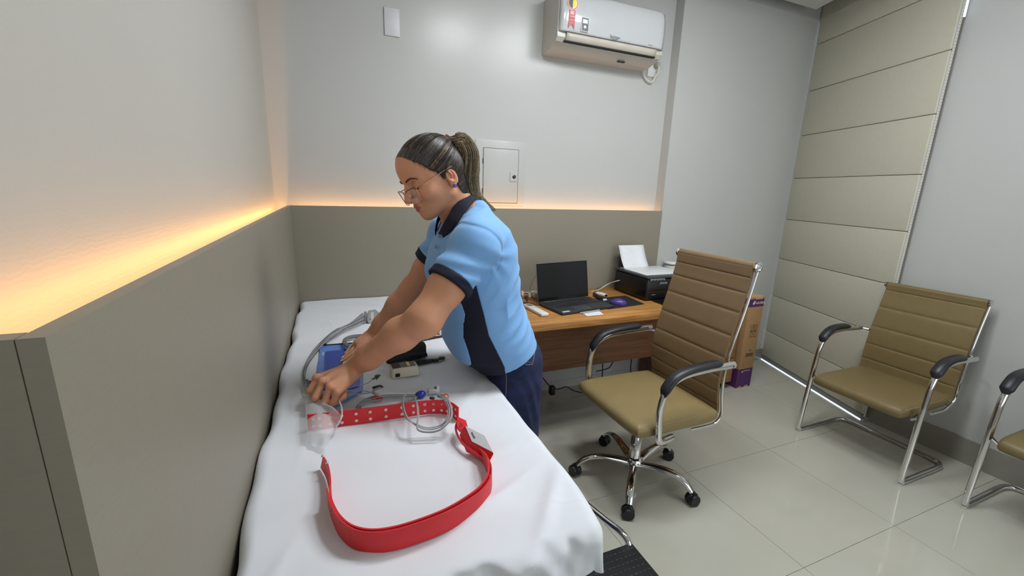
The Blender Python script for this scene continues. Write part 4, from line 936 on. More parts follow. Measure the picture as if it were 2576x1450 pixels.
MB().tube([P(1082, 1002, z=ZB + .010), P(1091, 1003, z=ZB + .012)], [.004, .005], seg=10).build('snap_head', M('snap_brown', (84, 46, 44), rough=.4), co, smooth=True)

# thin translucent plastic film lying over the end of the belt
def film():
    m = M('translucent_film', (232, 234, 238), rough=.4, alpha=.5, bump=.3, bscale=60, dist=.002)
    edge_l = [(752, 965), (762, 1000), (769, 1038), (772, 1085), (776, 1122)]
    edge_r = [(790, 1000), (832, 1022), (856, 1046), (850, 1082), (820, 1128)]
    n = 26; L_ = smoothpath([P(u, v, z=ZB + .004) for u, v in edge_l], n); R_ = smoothpath([P(u, v, z=.872 if i in (1, 2) else ZB + .012) for i, (u, v) in enumerate(edge_r)], n); G = []
    for i in range(n):
        row = []
        for j in range(18):
            t_ = j / 17; p_ = L_[i] * (1 - t_) + R_[i] * t_; p_ = p_.copy(); p_[2] += .012 * math.sin(PI * t_) * math.sin(PI * i / n) + .004 * math.sin(i * .9 + 3 * t_) * math.sin(t_ * 9 + i * .4)
            if 6 < i < 24: p_[2] = max(p_[2], .845 + .022 * math.sin(PI * (i - 6) / 18.) * math.sin(PI * min(1, t_ + .1)))
            row.append(p_)
        G.append(row)
    o = MB().grid(G).build('plastic_film', m, None, smooth=True, auto=False); tag(o, 'thin translucent plastic film crumpled over the left end of the red belt', 'plastic film')
film()
# ------------------------------------------------------------------ signed-distance modelling for the figure
def ss(a, b, k):
    h = np.clip(.5 + .5 * (b - a) / k, 0, 1); return b + (a - b) * h - k * h * (1 - h)
class Field:
    def __init__(s, lo, hi, h, init=.04):
        s.lo = np.array(lo, float); s.h = h; s.n = np.ceil((np.array(hi) - s.lo) / h).astype(int) + 1
        s.ax = [(s.lo[i] + h * np.arange(s.n[i])).astype(np.float32) for i in range(3)]
        s.F = np.full(s.n, init, np.float32)
    def sl(s, lo, hi):
        i0 = np.clip(((np.array(lo) - s.lo) / s.h).astype(int), 0, s.n); i1 = np.clip(((np.array(hi) - s.lo) / s.h).astype(int) + 2, 0, s.n)
        sl = tuple(slice(a, b) for a, b in zip(i0, i1))
        return sl, s.ax[0][sl[0]][:, None, None], s.ax[1][sl[1]][None, :, None], s.ax[2][sl[2]][None, None, :]
    def op(s, fn, lo, hi, k=.01, mode='add', m=.02):
        sl, x, y, z = s.sl(np.array(lo) - m - k, np.array(hi) + m + k)
        if 0 in s.F[sl].shape: return s
        d = fn(x, y, z)
        if mode == 'add': s.F[sl] = ss(s.F[sl], d, k)
        else: s.F[sl] = -ss(-s.F[sl], d, k)
        return s
    def rc(s, a, b, ra, rb, k=.01, mode='add'):
        a = np.array(a, float); b = np.array(b, float); ab = b - a; L2 = ab @ ab + 1e-12; R = max(ra, rb)
        def fn(x, y, z):
            t = np.clip(((x - a[0]) * ab[0] + (y - a[1]) * ab[1] + (z - a[2]) * ab[2]) / L2, 0, 1)
            return np.sqrt((x - a[0] - t * ab[0]) ** 2 + (y - a[1] - t * ab[1]) ** 2 + (z - a[2] - t * ab[2]) ** 2) - (ra + (rb - ra) * t)
        return s.op(fn, np.minimum(a, b) - R, np.maximum(a, b) + R, k, mode)
    def chain(s, pts, rs, k=.01):
        for i in range(len(pts) - 1): s.rc(pts[i], pts[i + 1], rs[i], rs[i + 1], k)
        return s
    def ell(s, c, r, k=.01, mode='add', R=None):
        c = np.array(c, float); r = np.array(r, float); R = np.eye(3) if R is None else np.array(R, float); M_ = r.max()
        def fn(x, y, z):
            dx, dy, dz = x - c[0], y - c[1], z - c[2]; q = [(R[i][0] * dx + R[i][1] * dy + R[i][2] * dz) for i in range(3)]
            k0 = np.sqrt((q[0] / r[0]) ** 2 + (q[1] / r[1]) ** 2 + (q[2] / r[2]) ** 2); k1 = np.sqrt((q[0] / r[0] ** 2) ** 2 + (q[1] / r[1] ** 2) ** 2 + (q[2] / r[2] ** 2) ** 2) + 1e-6
            return k0 * (k0 - 1) / k1
        return s.op(fn, c - M_, c + M_, k, mode)
    def mesh(s, G=None): return surfnet(s.F if G is None else G, s.lo, s.h)
def surfnet(F, lo, h):
    S = F < 0; n = F.shape
    c = np.zeros((n[0] - 1, n[1] - 1, n[2] - 1), np.int8)
    for i in (0, 1):
        for j in (0, 1):
            for k in (0, 1): c += S[i:n[0] - 1 + i, j:n[1] - 1 + j, k:n[2] - 1 + k]
    act = (c > 0) & (c < 8); I = np.argwhere(act); m = len(I); idx = np.full(act.shape, -1, np.int64); idx[act] = np.arange(m)
    f8 = {}
    for i in (0, 1):
        for j in (0, 1):
            for k in (0, 1): f8[i, j, k] = F[I[:, 0] + i, I[:, 1] + j, I[:, 2] + k].astype(float)
    acc = np.zeros((m, 3)); cnt = np.zeros(m)
    for a in range(3):
        for u in (0, 1):
            for v in (0, 1):
                p = [0, 0, 0]; q = [0, 0, 0]; o = [x for x in range(3) if x != a]; p[o[0]] = q[o[0]] = u; p[o[1]] = q[o[1]] = v; q[a] = 1
                fa, fb = f8[tuple(p)], f8[tuple(q)]; ok = (fa < 0) != (fb < 0); t = np.where(ok, fa / np.where(ok, fa - fb, 1), 0)
                pos = np.zeros((m, 3)); pos[:, o[0]] = u; pos[:, o[1]] = v; pos[:, a] = t; acc += pos * ok[:, None]; cnt += ok
    V = lo + (I + acc / np.maximum(cnt, 1)[:, None]) * h
    Q = []
    for a in range(3):
        b, d = [(1, 2), (2, 0), (0, 1)][a]
        s0 = [slice(None)] * 3; s1 = [slice(None)] * 3; s0[a] = slice(0, n[a] - 1); s1[a] = slice(1, n[a])
        ch = S[tuple(s0)] != S[tuple(s1)]
        E = np.argwhere(ch); E = E[(E[:, b] > 0) & (E[:, d] > 0) & (E[:, b] < n[b] - 1) & (E[:, d] < n[d] - 1)]
        sg = S[E[:, 0], E[:, 1], E[:, 2]]
        def g(db, dd):
            X = E.copy(); X[:, b] -= db; X[:, d] -= dd; return idx[X[:, 0], X[:, 1], X[:, 2]]
        q = np.stack([g(1, 1), g(0, 1), g(0, 0), g(1, 0)], 1); q[~sg] = q[~sg][:, ::-1]; Q.append(q)
    return V, np.concatenate(Q)
def soften(o, n=4):
    m = o.modifiers.new('soften', 'SMOOTH'); m.factor = .5; m.iterations = n
def mesh_from(name, parts, mat, parent, attr=None, smooth=True):
    Vs, Fs, n = [], [], 0
    for V, F in parts: Vs.append(V); Fs.append(F + n); n += len(V)
    V = np.concatenate(Vs) - root_off(parent); F = np.concatenate(Fs)
    me = bpy.data.meshes.new(name); me.vertices.add(len(V)); me.vertices.foreach_set('co', V.astype(np.float32).ravel())
    me.loops.add(len(F) * 4); me.loops.foreach_set('vertex_index', F.astype(np.int32).ravel()); me.polygons.add(len(F)); me.polygons.foreach_set('loop_start', np.arange(0, len(F) * 4, 4, dtype=np.int32))
    me.polygons.foreach_set('use_smooth', [True] * len(F)); me.update(calc_edges=True); me.validate()
    if attr is not None:
        for k, val in attr.items():
            at = me.attributes.new(k, 'FLOAT', 'POINT'); at.data.foreach_set('value', val.astype(np.float32))
    me.materials.append(mat); o = bpy.data.objects.new(name, me); COL.objects.link(o); o.parent = parent; OFF[o.name] = root_off(parent)
    return o

# ------------------------------------------------------------------ materials of the figure
M_skin = M('skin', (206, 149, 116), rough=.5, var=.05, scale=22, sss=.12, bump=.12, bscale=350, dist=.0006, spec=.4)
nt = M_skin.node_tree; b = nt.nodes['Principled BSDF']; cr = nt.nodes['Color Ramp']
def mixattr(nt, b, src, att, col):
    at = nt.nodes.new('ShaderNodeAttribute'); at.attribute_name = att; mx = nt.nodes.new('ShaderNodeMix'); mx.data_type = 'RGBA'
    nt.links.new(at.outputs['Fac'], mx.inputs[0]); nt.links.new(src, mx.inputs[6]); mx.inputs[7].default_value = (*lin(col), 1); return mx.outputs[2]
s1 = mixattr(nt, b, cr.outputs['Color'], 'lip', (176, 92, 84)); s2 = mixattr(nt, b, s1, 'blush', (204, 124, 104)); s3 = mixattr(nt, b, s2, 'dark', (62, 40, 34)); nt.links.new(s3, b.inputs['Base Color'])
M_shirt = M('shirt_light_blue', (122, 174, 228), rough=.75, var=.02, scale=10, bump=.12, bscale=1200, dist=.0003, sheen=.2)
M_navy = M('shirt_navy', (11, 14, 38), rough=.85, var=.05, bump=.12, bscale=1200, dist=.0003)
M_jean = M('jeans_denim', (20, 28, 62), rough=.85, rgb2=(32, 42, 84), scale=40, bump=.25, bscale=1500, dist=.0004)
M_hair = M('hair_dark', (44, 36, 32), rough=.38, var=.25, scale=60, bump=.3, bscale=300)
def combed(name, c1, c2, c3, sc, rough=.34):
    m = M(name, c1, rough=rough); nt = m.node_tree; N = nt.nodes; b = N['Principled BSDF']
    a = N.new('ShaderNodeAttribute'); a.attribute_name = 'comb'; n = N.new('ShaderNodeTexNoise'); n.inputs['Scale'].default_value = sc; n.inputs['Detail'].default_value = 4; n.inputs['Roughness'].default_value = .65
    nt.links.new(a.outputs['Vector'], n.inputs['Vector']); r = N.new('ShaderNodeValToRGB'); e = r.color_ramp.elements
    e[0].position = .40; e[0].color = (*lin(c1), 1); e[1].position = .72; e[1].color = (*lin(c3), 1); q = e.new(.56); q.color = (*lin(c2), 1)
    nt.links.new(n.outputs['Fac'], r.inputs['Fac']); nt.links.new(r.outputs['Color'], b.inputs['Base Color'])
    bp = N.new('ShaderNodeBump'); bp.inputs['Strength'].default_value = .8; bp.inputs['Distance'].default_value = .002; nt.links.new(n.outputs['Fac'], bp.inputs['Height']); nt.links.new(bp.outputs['Normal'], b.inputs['Normal'])
    return m
M_comb = combed('hair_combed', (30, 24, 22), (48, 40, 36), (120, 108, 94), 34)
M_pony = combed('ponytail_combed', (70, 56, 42), (138, 118, 90), (200, 180, 144), 9)
M_hair2 = M('hair_strand', (62, 50, 42), rough=.35, rgb2=(150, 132, 108), scale=90)
M_hair3 = M('hair_blond', (136, 114, 84), rough=.4, rgb2=(206, 186, 148), scale=120)
M_gold = M('rose_gold', (226, 170, 140), rough=.2, metal=1)

pm = 1.33
person = thing('person', 'woman in a light blue and navy polo shirt and jeans leaning over the bed', 'person', (.57, pm, 0))
hc = np.array([.283, pm, 1.475]); psi = math.radians(17)
F0 = np.array([-.9013, 0, -.4332]); S0 = np.array([0, -1., 0]); U0 = np.array([-.4332, 0, .9013])
Fd = F0 * math.cos(psi) + S0 * math.sin(psi); Sd = S0 * math.cos(psi) - F0 * math.sin(psi)
HB = np.array([Fd, Sd, U0])          # rows: head axes (forward, near side, up)
def H2W(p): return hc + np.asarray(p, float) @ HB
def W2H(p): return (np.asarray(p, float) - hc) @ HB.T

# head and neck
hf = Field((-.135, -.105, -.20), (.125, .105, .14), .0017)
hf.ell((-.014, 0, .035), (.100, .076, .087), .01)
hf.ell((.026, 0, -.012), (.060, .064, .088), .02)
hf.ell((.040, 0, .055), (.048, .058, .050), .02)
for s in (-1, 1):
    hf.rc((-.004, s * .050, -.052), (.056, s * .016, -.087), .018, .014, .028)
    hf.ell((.050, s * .040, -.024), (.030, .024, .026), .018)
    hf.rc((.078, s * .010, .026), (.062, s * .046, .024), .008, .008, .014)
hf.ell((.052, 0, -.062), (.034, .034, .036), .02)
hf.ell((.067, 0, -.090), (.016, .018, .015), .012)
hf.ell((.020, 0, -.070), (.030, .036, .020), .02)
for s in (-1, 1): hf.ell((.090, s * .030, .004), (.017, .018, .014), .012, 'sub')
for s in (-1, 1): hf.ell((.0655, s * .031, .003), (.0145, .016, .0135), .004)
hf.chain([(.080, 0, .018), (.090, 0, .002), (.100, 0, -.018), (.1035, 0, -.027)], [.007, .0075, .0085, .0105], .008)
for s in (-1, 1): hf.ell((.090, s * .0125, -.034), (.010, .0075, .008), .006)
for s in (-1, 1): hf.ell((.096, s * .0065, -.040), (.005, .0035, .004), .003, 'sub')
hf.ell((.082, 0, -.053), (.0115, .021, .0075), .007); hf.ell((.0805, 0, -.0655), (.0115, .018, .0070), .006)
def slit(x, y, z): return np.maximum(np.sqrt((x - .092) ** 2 * .15 + (z + .0592 + .9 * y ** 2 - .00 ) ** 2) - .0011, np.abs(y) - .0225)
hf.op(slit, (.06, -.025, -.066), (.10, .025, -.053), .0022, 'sub')
for s in (-1, 1): hf.ell((.070, s * .0245, -.0600), (.006, .004, .004), .005, 'sub')
for s in (-1, 1):   # closed eye line
    def lid(x, y, z, s=s): return np.maximum(np.sqrt((x - .080) ** 2 * .1 + (z + .0035 - 18 * (y - s * .031) ** 2 * .5) ** 2) - .0010, np.abs(y - s * .031) - .015)
    hf.op(lid, (.06, s * .031 - .02, -.012), (.095, s * .031 + .02, .008), .002, 'sub')
# ears
Re = np.array(Matrix.Rotation(math.radians(-16), 3, 'Y'))
for s in (-1, 1):
    ec = np.array([-.022, s * .073, -.010])
    hf.ell(ec, (.018, .009, .030), .006, R=Re); hf.ell(ec + [.006, 0, -.024], (.009, .006, .011), .006)
    hf.ell(ec + [.003, s * .008, .002], (.010, .006, .018), .004, 'sub', R=Re); hf.ell(ec + [.002, s * .004, .006], (.004, .006, .012), .003, R=Re)
    hf.ell(ec + [.006, s * .008, -.004], (.005, .007, .007), .003, 'sub')
nb = W2H((.405, pm, 1.34)); nf = W2H((.362, pm, 1.335))
hf.rc((-.036, 0, -.030), nb, .052, .054, .025); hf.rc((-.018, 0, -.055), nf, .038, .044, .02)
V, Q = hf.mesh()
lipm = np.clip(1 - np.sqrt(((V[:, 0] - .090) / .020) ** 2 + (V[:, 1] / .0225) ** 2 + ((V[:, 2] + .0590) / .0125) ** 2) ** 6, 0, 1)
blush = .35 * np.exp(-(((V[:, 0] - .055) / .03) ** 2 + ((np.abs(V[:, 1]) - .045) / .02) ** 2 + ((V[:, 2] + .028) / .018) ** 2)) + .4 * np.exp(-(((V[:, 0] - .100) / .015) ** 2 + (V[:, 1] / .02) ** 2 + ((V[:, 2] + .030) / .014) ** 2)) + .5 * np.exp(-(((V[:, 0] + .030) / .025) ** 2 + ((np.abs(V[:, 1]) - .078) / .010) ** 2 + ((V[:, 2] + .0) / .03) ** 2))
dark = np.clip(1.2 - np.abs(V[:, 2] + .0045 - 9 * (np.abs(V[:, 1]) - .031) ** 2) / .0022, 0, 1) * (np.abs(np.abs(V[:, 1]) - .031) < .016) * (V[:, 0] > .055) * .8
hl_ = np.interp(V[:, 0], [-.06, -.052, -.036, -.012, .0, .020, .045, .062, .075], [-.120, -.105, -.030, .012, -.012, .020, .047, .070, .100])
dark = np.maximum(dark, .75 * np.clip(1 - (hl_ - V[:, 2] + .003 * np.sin(700 * V[:, 0]) ) / .014, 0, 1) ** 1.6 * (V[:, 0] > -.01))
head_part = (H2W(V), Q); nH = len(V)

# arms with hands
def frame_pts(*L): return [P(*a[:2], z=a[2]) if len(a) == 3 else np.array(a) for a in L]
NS = np.array([.382, 1.185, 1.290]); NE = np.array([.214, 1.12, 1.094]); NW = P(880, 933, z=.900)
af = Field((-.12, 1.02, .80), (.48, 1.36, 1.38), .0024)
NE2 = NE + (NW - NE) * .30 + np.array([0, 0, .004])
af.rc(NS, NS * .4 + NE * .6, .055, .052, .02); af.rc(NS * .4 + NE * .6, NE, .052, .047, .02)
af.rc(NE, NE2, .043, .044, .03); af.rc(NE2, NE + (NW - NE) * .72, .045, .035, .03); af.rc(NE + (NW - NE) * .72, NW, .034, .027, .02)
af.ell(NE + [.010, -.005, -.014], (.026, .028, .026), .02)
K = frame_pts((797, 953, .902), (812, 962, .907), (831, 974, .903), (848, 988, .892))
PI_ = frame_pts((780, 985, .874), (794, 1000, .872), (818, 1010, .866), (838, 1014, .862))
TI = frame_pts((797, 1006, .848), (812, 1012, .846), (833, 1016, .846), (850, 1010, .848))
TT = frame_pts((812, 1000, .852), (828, 1004, .850), (845, 1006, .850), (858, 1000, .852))
pc_ = (NW * .45 + (K[1] + K[2]) / 2 * .55)
af.ell(NW * .5 + K[1] * .25 + K[2] * .25, (.038, .034, .020), .022)
for i in range(4):
    r = (.0105, .011, .0105, .0095)[i]
    af.rc(NW + (K[i] - K[1]) * .30, K[i], .020, r + .0015, .012)
    af.rc(K[i], PI_[i], r, r * .95, .0045); af.rc(PI_[i], TI[i], r * .95, r * .88, .004); af.rc(TI[i], TT[i], r * .88, r * .8, .004)
    af.ell(K[i] + [0, 0, .004], (r * 1.02, r * 1.02, r * .95), .006)
th = frame_pts((862, 955, .884), (862, 980, .868), (862, 998, .862), (855, 1004, .860))
af.chain(th, [.018, .0125, .0105, .009], .006)
V, Q = af.mesh(); arm1 = (V, Q); n1 = len(V); kn1 = np.array(K)

FS = np.array([.382, 1.485, 1.290]); FE = np.array([.252, 1.555, 1.070]); FW = P(934, 846, z=.885)
bf = Field((-.05, 1.38, .80), (.48, 1.80, 1.38), .0026)
FE2 = FE + (FW - FE) * .3
bf.rc(FS, FS * .4 + FE * .6, .055, .048, .02); bf.rc(FS * .4 + FE * .6, FE, .048, .043, .02)
bf.rc(FE, FE2, .043, .043, .03); bf.rc(FE2, FE + (FW - FE) * .72, .042, .033, .03); bf.rc(FE + (FW - FE) * .72, FW, .032, .026, .02)
K2 = frame_pts((908, 885, .862), (903, 876, .868), (899, 868, .868), (896, 861, .864))
M2 = frame_pts((889, 900, .850), (886, 892, .852), (883, 885, .852), (882, 876, .850))
T2 = frame_pts((868, 914, .838), (863, 908, .838), (865, 900, .838), (869, 890, .838))
bf.ell(FW * .45 + (K2[1] + K2[2]) / 2 * .55, (.038, .040, .018), .02)
for i in range(4):
    r = (.0095, .0098, .0092, .0082)[i]
    bf.rc(FW + (K2[i] - K2[1]) * .4, K2[i], .018, r + .002, .012); bf.rc(K2[i], M2[i], r, r * .9, .005); bf.rc(M2[i], T2[i], r * .9, r * .72, .004)
bf.chain(frame_pts((930, 872, .872), (920, 893, .858), (908, 908, .846)), [.015, .011, .009], .008)
V, Q = bf.mesh(); arm2 = (V, Q); n2 = len(V)
# hidden core of the body (chest and hips) keeps head, arms and legs one figure
cf = Field((.22, 1.10, .06), (.74, 1.56, 1.42), .012)
cf.rc((.545, pm, .92), (.41, pm, 1.27), .08, .09, .03); cf.rc((.40, pm, 1.27), (.395, pm, 1.37), .09, .05, .03)
cf.rc(NS, (.40, pm, 1.29), .045, .07, .03); cf.rc(FS, (.40, pm, 1.29), .045, .07, .03)
for s in (-1, 1): cf.chain([(.55, pm + s * .08, .86), (.575, pm + s * .08, .48), (.60, pm + s * .08, .10)], [.075, .05, .035], .02)
V, Q = cf.mesh(); core = (V, Q); n3 = len(V)
z_ = lambda n: np.zeros(n)
bl1 = np.zeros(n1)
for k in kn1: bl1 += .35 * np.exp(-((arm1[0] - k) ** 2).sum(1) / .011 ** 2)
body = mesh_from('body', [head_part, arm1, arm2, core], M_skin, person, attr={'lip': np.concatenate([lipm, z_(n1 + n2 + n3)]), 'blush': np.concatenate([blush, bl1, z_(n2 + n3)]), 'dark': np.concatenate([dark, z_(n1 + n2 + n3)])})
M_nail = M('nail', (236, 214, 210), rough=.2)
for i in range(3):
    d = (T2[i] - M2[i]); d /= np.linalg.norm(d); c = T2[i] + d * .003 + np.array([0, 0, .0052])
    Rn = np.array([d, np.cross([0, 0, 1], d), [0, 0, 1]]).T
    MB().ell(c, (.0085, .0046, .0022), 12, 6, R=Rn).build('nail', M_nail, body, smooth=True)

# ------------------------------------------------------------------ polo shirt
TO = np.array([.54, pm, .85]); TT_ = np.array([-.305, 0, .952]); TU = np.array([.952, 0, .305])
ft = np.array([-.10, .0, .05, .10, .18, .25, .32, .40, .46, .505, .55, .60])
uf = np.array([-.10, -.105, -.128, -.150, -.160, -.156, -.154, -.152, -.130, -.088, -.045, -.02])
ub = np.array([.092, .113, .118, .116, .110, .112, .128, .143, .132, .104, .074, .045])
bw = np.array([.170, .176, .178, .176, .166, .160, .160, .162, .160, .148, .105, .07])
def torso(x, y, z, grow=0):
    dx, dz = x - TO[0], z - TO[2]; t = TT_[0] * dx + TT_[2] * dz; u = TU[0] * dx + TU[2] * dz; t = t + 0 * y; u = u + 0 * y
    f = np.interp(t, ft, uf) - grow; bk = np.interp(t, ft, ub) + grow; c = (f + bk) / 2; a = (bk - f) / 2; w = np.interp(t, ft, bw) + grow
    s = y - pm; e = ((np.abs((u - c) / a)) ** 2.25 + (np.abs(s / w)) ** 2.25) ** (1 / 2.25)
    d = (e - 1) * np.minimum(a, w)
    return np.maximum(d, t - .550), t, u, s
sf = Field((.20, 1.02, .77), (.72, 1.66, 1.46), .0029)
sl, x, y, z = sf.sl((.2, 1.02, .77), (.72, 1.66, 1.46))
d, t, u, s = torso(x, y, z); sf.F = d.astype(np.float32); Tt, Tu = t, u
for s_ in (-1, 1): sf.ell((.338, pm + s_ * .070, 1.175), (.062, .066, .060), .04)
sf.ell((.392, pm, .965), (.068, .13, .085), .05)
sf.rc((.424, pm, 1.372), (.390, pm, 1.31), .045, .052, .03)
QN = NS + (NE - NS) * .56; DN = (NE - NS) / np.linalg.norm(NE - NS)
QF = FS + (FE - FS) * .50; DF = (FE - FS) / np.linalg.norm(FE - FS)
def sleeve(S, E, Qc, D, r0, r1, top):
    g = Field(sf.lo, sf.lo + (sf.n - 1) * sf.h, sf.h); g.n = sf.n; g.F = np.full(sf.n, .04, np.float32); g.ax = sf.ax
    g.rc(S, Qc + D * .05, r0, r1, .01); g.rc(top, S, .045, r0, .03)
    g.ell(S + [.006, 0, .004], (.066, .058, .066), .03)
    pl = (x - Qc[0]) * D[0] + (y - Qc[1]) * D[1] + (z - Qc[2]) * D[2]
    ctr = (x - S[0]) * D[1] - (y - S[1]) * D[0]
    fold = .0028 * np.sin(70 * (x * .5 + z * .4) + 9 * np.sin(14 * (z - 1.2)) + 20 * y) * np.clip(-pl / .05, 0, 1)
    return g.F + fold * 1.3, pl
n_s, npl = sleeve(NS, NE, QN, DN, .0655, .0680, np.array([.40, 1.265, 1.345]))
f_s, fpl = sleeve(FS, FE, QF, DF, .0655, .066, np.array([.40, 1.395, 1.345]))
# folds of the torso cloth
mask = np.clip((t - .02) / .05, 0, 1) * np.clip((.50 - t) / .08, 0, 1)
cw = lambda q: np.abs(np.sin(q)) ** .75 - .62
fold = .0062 * cw(50 * (t - .50 * u) + 1.6 * np.sin(17 * u + 9 * t) + .8 * np.sin(40 * t)) * np.clip((u + .05) / .06, 0, 1) * (.15 + .85 * np.exp(-((t - .26) / .11) ** 2))
fold += .0042 * cw(74 * (t - .75 * u) + 2.2 * np.sin(21 * u)) * np.clip((u + .02) / .05, 0, 1) * np.exp(-((t - .17) / .09) ** 2)
fold += .0050 * cw(26 * (t + .35 * u) + 1.5 * np.sin(9 * s)) * np.clip((-.06 - u) / .05, 0, 1) * np.exp(-((t - .15) / .08) ** 2)
ra_ = np.sqrt((t - .425) ** 2 + (u + .005) ** 2); fold += .0045 * np.sin(11 * np.arctan2(t - .425, u + .005) + 20 * ra_) * np.exp(-ra_ / .05) * np.clip(ra_ / .02, 0, 1) * np.clip((u + .01) / .02, 0, 1)
base = sf.F + (fold * mask).astype(np.float32)
# seam groove where the sleeve joins
body_f = ss(base, np.maximum(n_s, npl).astype(np.float32), .018); body_f = ss(body_f, np.maximum(f_s, fpl).astype(np.float32), .018)
for (S, D, sy_) in ((NS, DN, -1), (FS, DF, 1)):
    Cs = S + np.array([-.022, sy_ * .006, -.030]); dist = np.sqrt((x - Cs[0]) ** 2 + (y - Cs[1]) ** 2 * .8 + (z - Cs[2]) ** 2)
    al = ((x - Cs[0]) * D[0] + (y - Cs[1]) * D[1] + (z - Cs[2]) * D[2])
    body_f = body_f + (.0030 * np.exp(-((dist - .094) / .0032) ** 2) * np.clip((.035 - al) / .02, 0, 1) * (t > .33) * (sy_ * (y - pm) > .075)).astype(np.float32)
hem = .046 + .13 * np.clip(u, -.12, .2) + .004 * np.sin(30 * s)
body_f = np.maximum(body_f, (hem - t).astype(np.float32))
# neck opening
dn_ = np.sqrt((x - .372) ** 2 + (y - pm) ** 2 + (z - 1.405) ** 2) - .050
# navy side panels
ul = np.interp(t, [.05, .09, .20, .268, .302, .331, .40], [-.142, -.136, -.134, -.108, -.108, -.116, -.085]); ur = np.interp(t, [.05, .069, .185, .263, .372, .40], [-.052, -.050, -.066, -.060, -.056, -.070])
reg = np.maximum(np.maximum(ul - u, u - ur), np.maximum(t - .375, .065 - np.abs(s))).astype(np.float32)
slv = np.minimum(n_s, f_s) < .012
inarm = np.minimum(np.maximum(n_s, npl), np.maximum(f_s, fpl)) - .004
reg = np.maximum(reg, -inarm.astype(np.float32))
fab = np.maximum(body_f, -reg)
cuffN = (npl + .026); cuffF = (fpl + .026)
isN = (np.maximum(n_s, npl) < .006) & (npl > -.05); isF = (np.maximum(f_s, fpl) < .006) & (fpl > -.05)
cutN = np.where(isN & (y < 1.24), cuffN, -.02); cutF = np.where(isF & (y > 1.44), cuffF, -.02)
fab = np.maximum(fab, np.maximum(cutN, cutF).astype(np.float32))
body_f0 = body_f
V, Q = surfnet(fab, sf.lo, sf.h); shirt = mesh_from('shirt', [(V, Q)], M_shirt, person); soften(shirt)
pan = np.maximum(body_f - .0006, reg - .0010); V, Q = surfnet(pan, sf.lo, sf.h);  o = mesh_from('side_panel', [(V, Q)], M_navy, shirt); o['label'] = 'navy side panel'; soften(o)
for nm, ff, pl, lohi in (('cuff', n_s, npl, 0), ('cuff', f_s, fpl, 1)):
    g = np.maximum(np.maximum(ff - .0012, pl), -(pl + .0265)); g = np.where((y < 1.30) if lohi == 0 else (y > 1.40), g, .04).astype(np.float32)
    V, Q = surfnet(g, sf.lo, sf.h); o = mesh_from(nm, [(V, Q)], M_navy, shirt); soften(o); o['label'] = 'navy sleeve cuff'
# collar: folded band around the neck, open in front
def mir(p): p = np.array(p, float); p[1] = 2 * pm - p[1]; return p
ci = [P(1166, 489, y=1.345), P(1158, 512, y=1.292), P(1143, 540, y=1.272), P(1128, 562, y=1.272), P(1111, 592, y=1.300)]
cm_ = [P(1186, 497, y=1.345), P(1180, 518, y=1.262), P(1160, 545, y=1.244), P(1143, 572, y=1.242), P(1122, 600, y=1.280)]
cu_ = [P(1160, 487, y=1.345), P(1150, 508, y=1.300), P(1136, 536, y=1.284), P(1120, 562, y=1.286), P(1106, 590, y=1.306)]
ci[0][1] = cm_[0][1] = cu_[0][1] = pm
def full(L): return [mir(p) for p in L[::-1]] + [np.array(p) for p in L[1:]]
rows = [smoothpath(full(L), 50) for L in (cu_, ci, cm_)]
for k_, R_ in enumerate(rows):
    o2 = R_ - np.array([.372, pm, 0]); o2[:, 2] = 0; o2 /= np.linalg.norm(o2, axis=1)[:, None]; R_ += o2 * (.003, .007, .011)[k_] + np.array([0, 0, .004])
tops = rows[1] + (rows[0] - rows[1]) * .3 + np.array([0, 0, .006])
G = [rows[0] - [0, 0, .012], rows[0] + [0, 0, .001], tops, rows[1] * .6 + rows[2] * .4 + [0, 0, .004], rows[1] * .25 + rows[2] * .75 + [0, 0, .001], rows[2] - [0, 0, .003]]
o = MB().grid(G).build('collar', M_navy, shirt, smooth=True, auto=False); solidify(o, .003, 0); o['label'] = 'navy collar'
# placket and button
pa = [P(1101, 603, y=pm - .012), P(1098, 618, y=pm - .014), P(1092, 640, y=pm - .016)]
for k, q in enumerate([(1100, 621), (1109, 594)]):
    c = P(*q, y=pm - .052 if k == 0 else pm - .045); c2 = c + np.array([-.004, 0, 0])
    MB().lathe([(.0062, 0), (.0062, .002), (.005, .0028), (.002, .002)], o=c2, seg=16, R=np.array([[0, .25, -.90], [1, 0, -.35], [0, .96, .2]])).build('button', M('button_blue', (84, 128, 196), rough=.3), shirt, smooth=True)

# ------------------------------------------------------------------ jeans and shoes
jf = Field((.42, 1.12, .03), (.72, 1.54, 1.02), .0045)
jf.ell((.546, pm, .880), (.103, .170, .115), .03)
for s_ in (-1, 1):
    jf.ell((.562, pm + s_ * .080, .855), (.080, .085, .10), .03)
    jf.chain([(.546, pm + s_ * .088, .80), (.552, pm + s_ * .088, .62), (.564, pm + s_ * .086, .47), (.588, pm + s_ * .086, .30), (.602, pm + s_ * .086, .085)], [.094, .082, .066, .060, .050], .02)
sl, x, y, z = jf.sl((.42, 1.12, .03), (.72, 1.54, 1.02))
jf.F = np.maximum(jf.F + .003 * np.sin(60 * z + 8 * np.sin(12 * y + 20 * x)) * np.exp(-((z - .72) / .12) ** 2) + .003 * np.sin(70 * z + 20 * x) * np.exp(-((z - .45) / .08) ** 2), .075 - z).astype(np.float32)
jf.F = np.maximum(jf.F, (z - 1.0)).astype(np.float32)
V, Q = jf.mesh(); jeans = mesh_from('jeans', [(V, Q)], M_jean, person)
M_stj = M('jeans_stitch', (150, 140, 128), rough=.8)
def onjeans(u, v, yy): return P(u, v, y=yy)
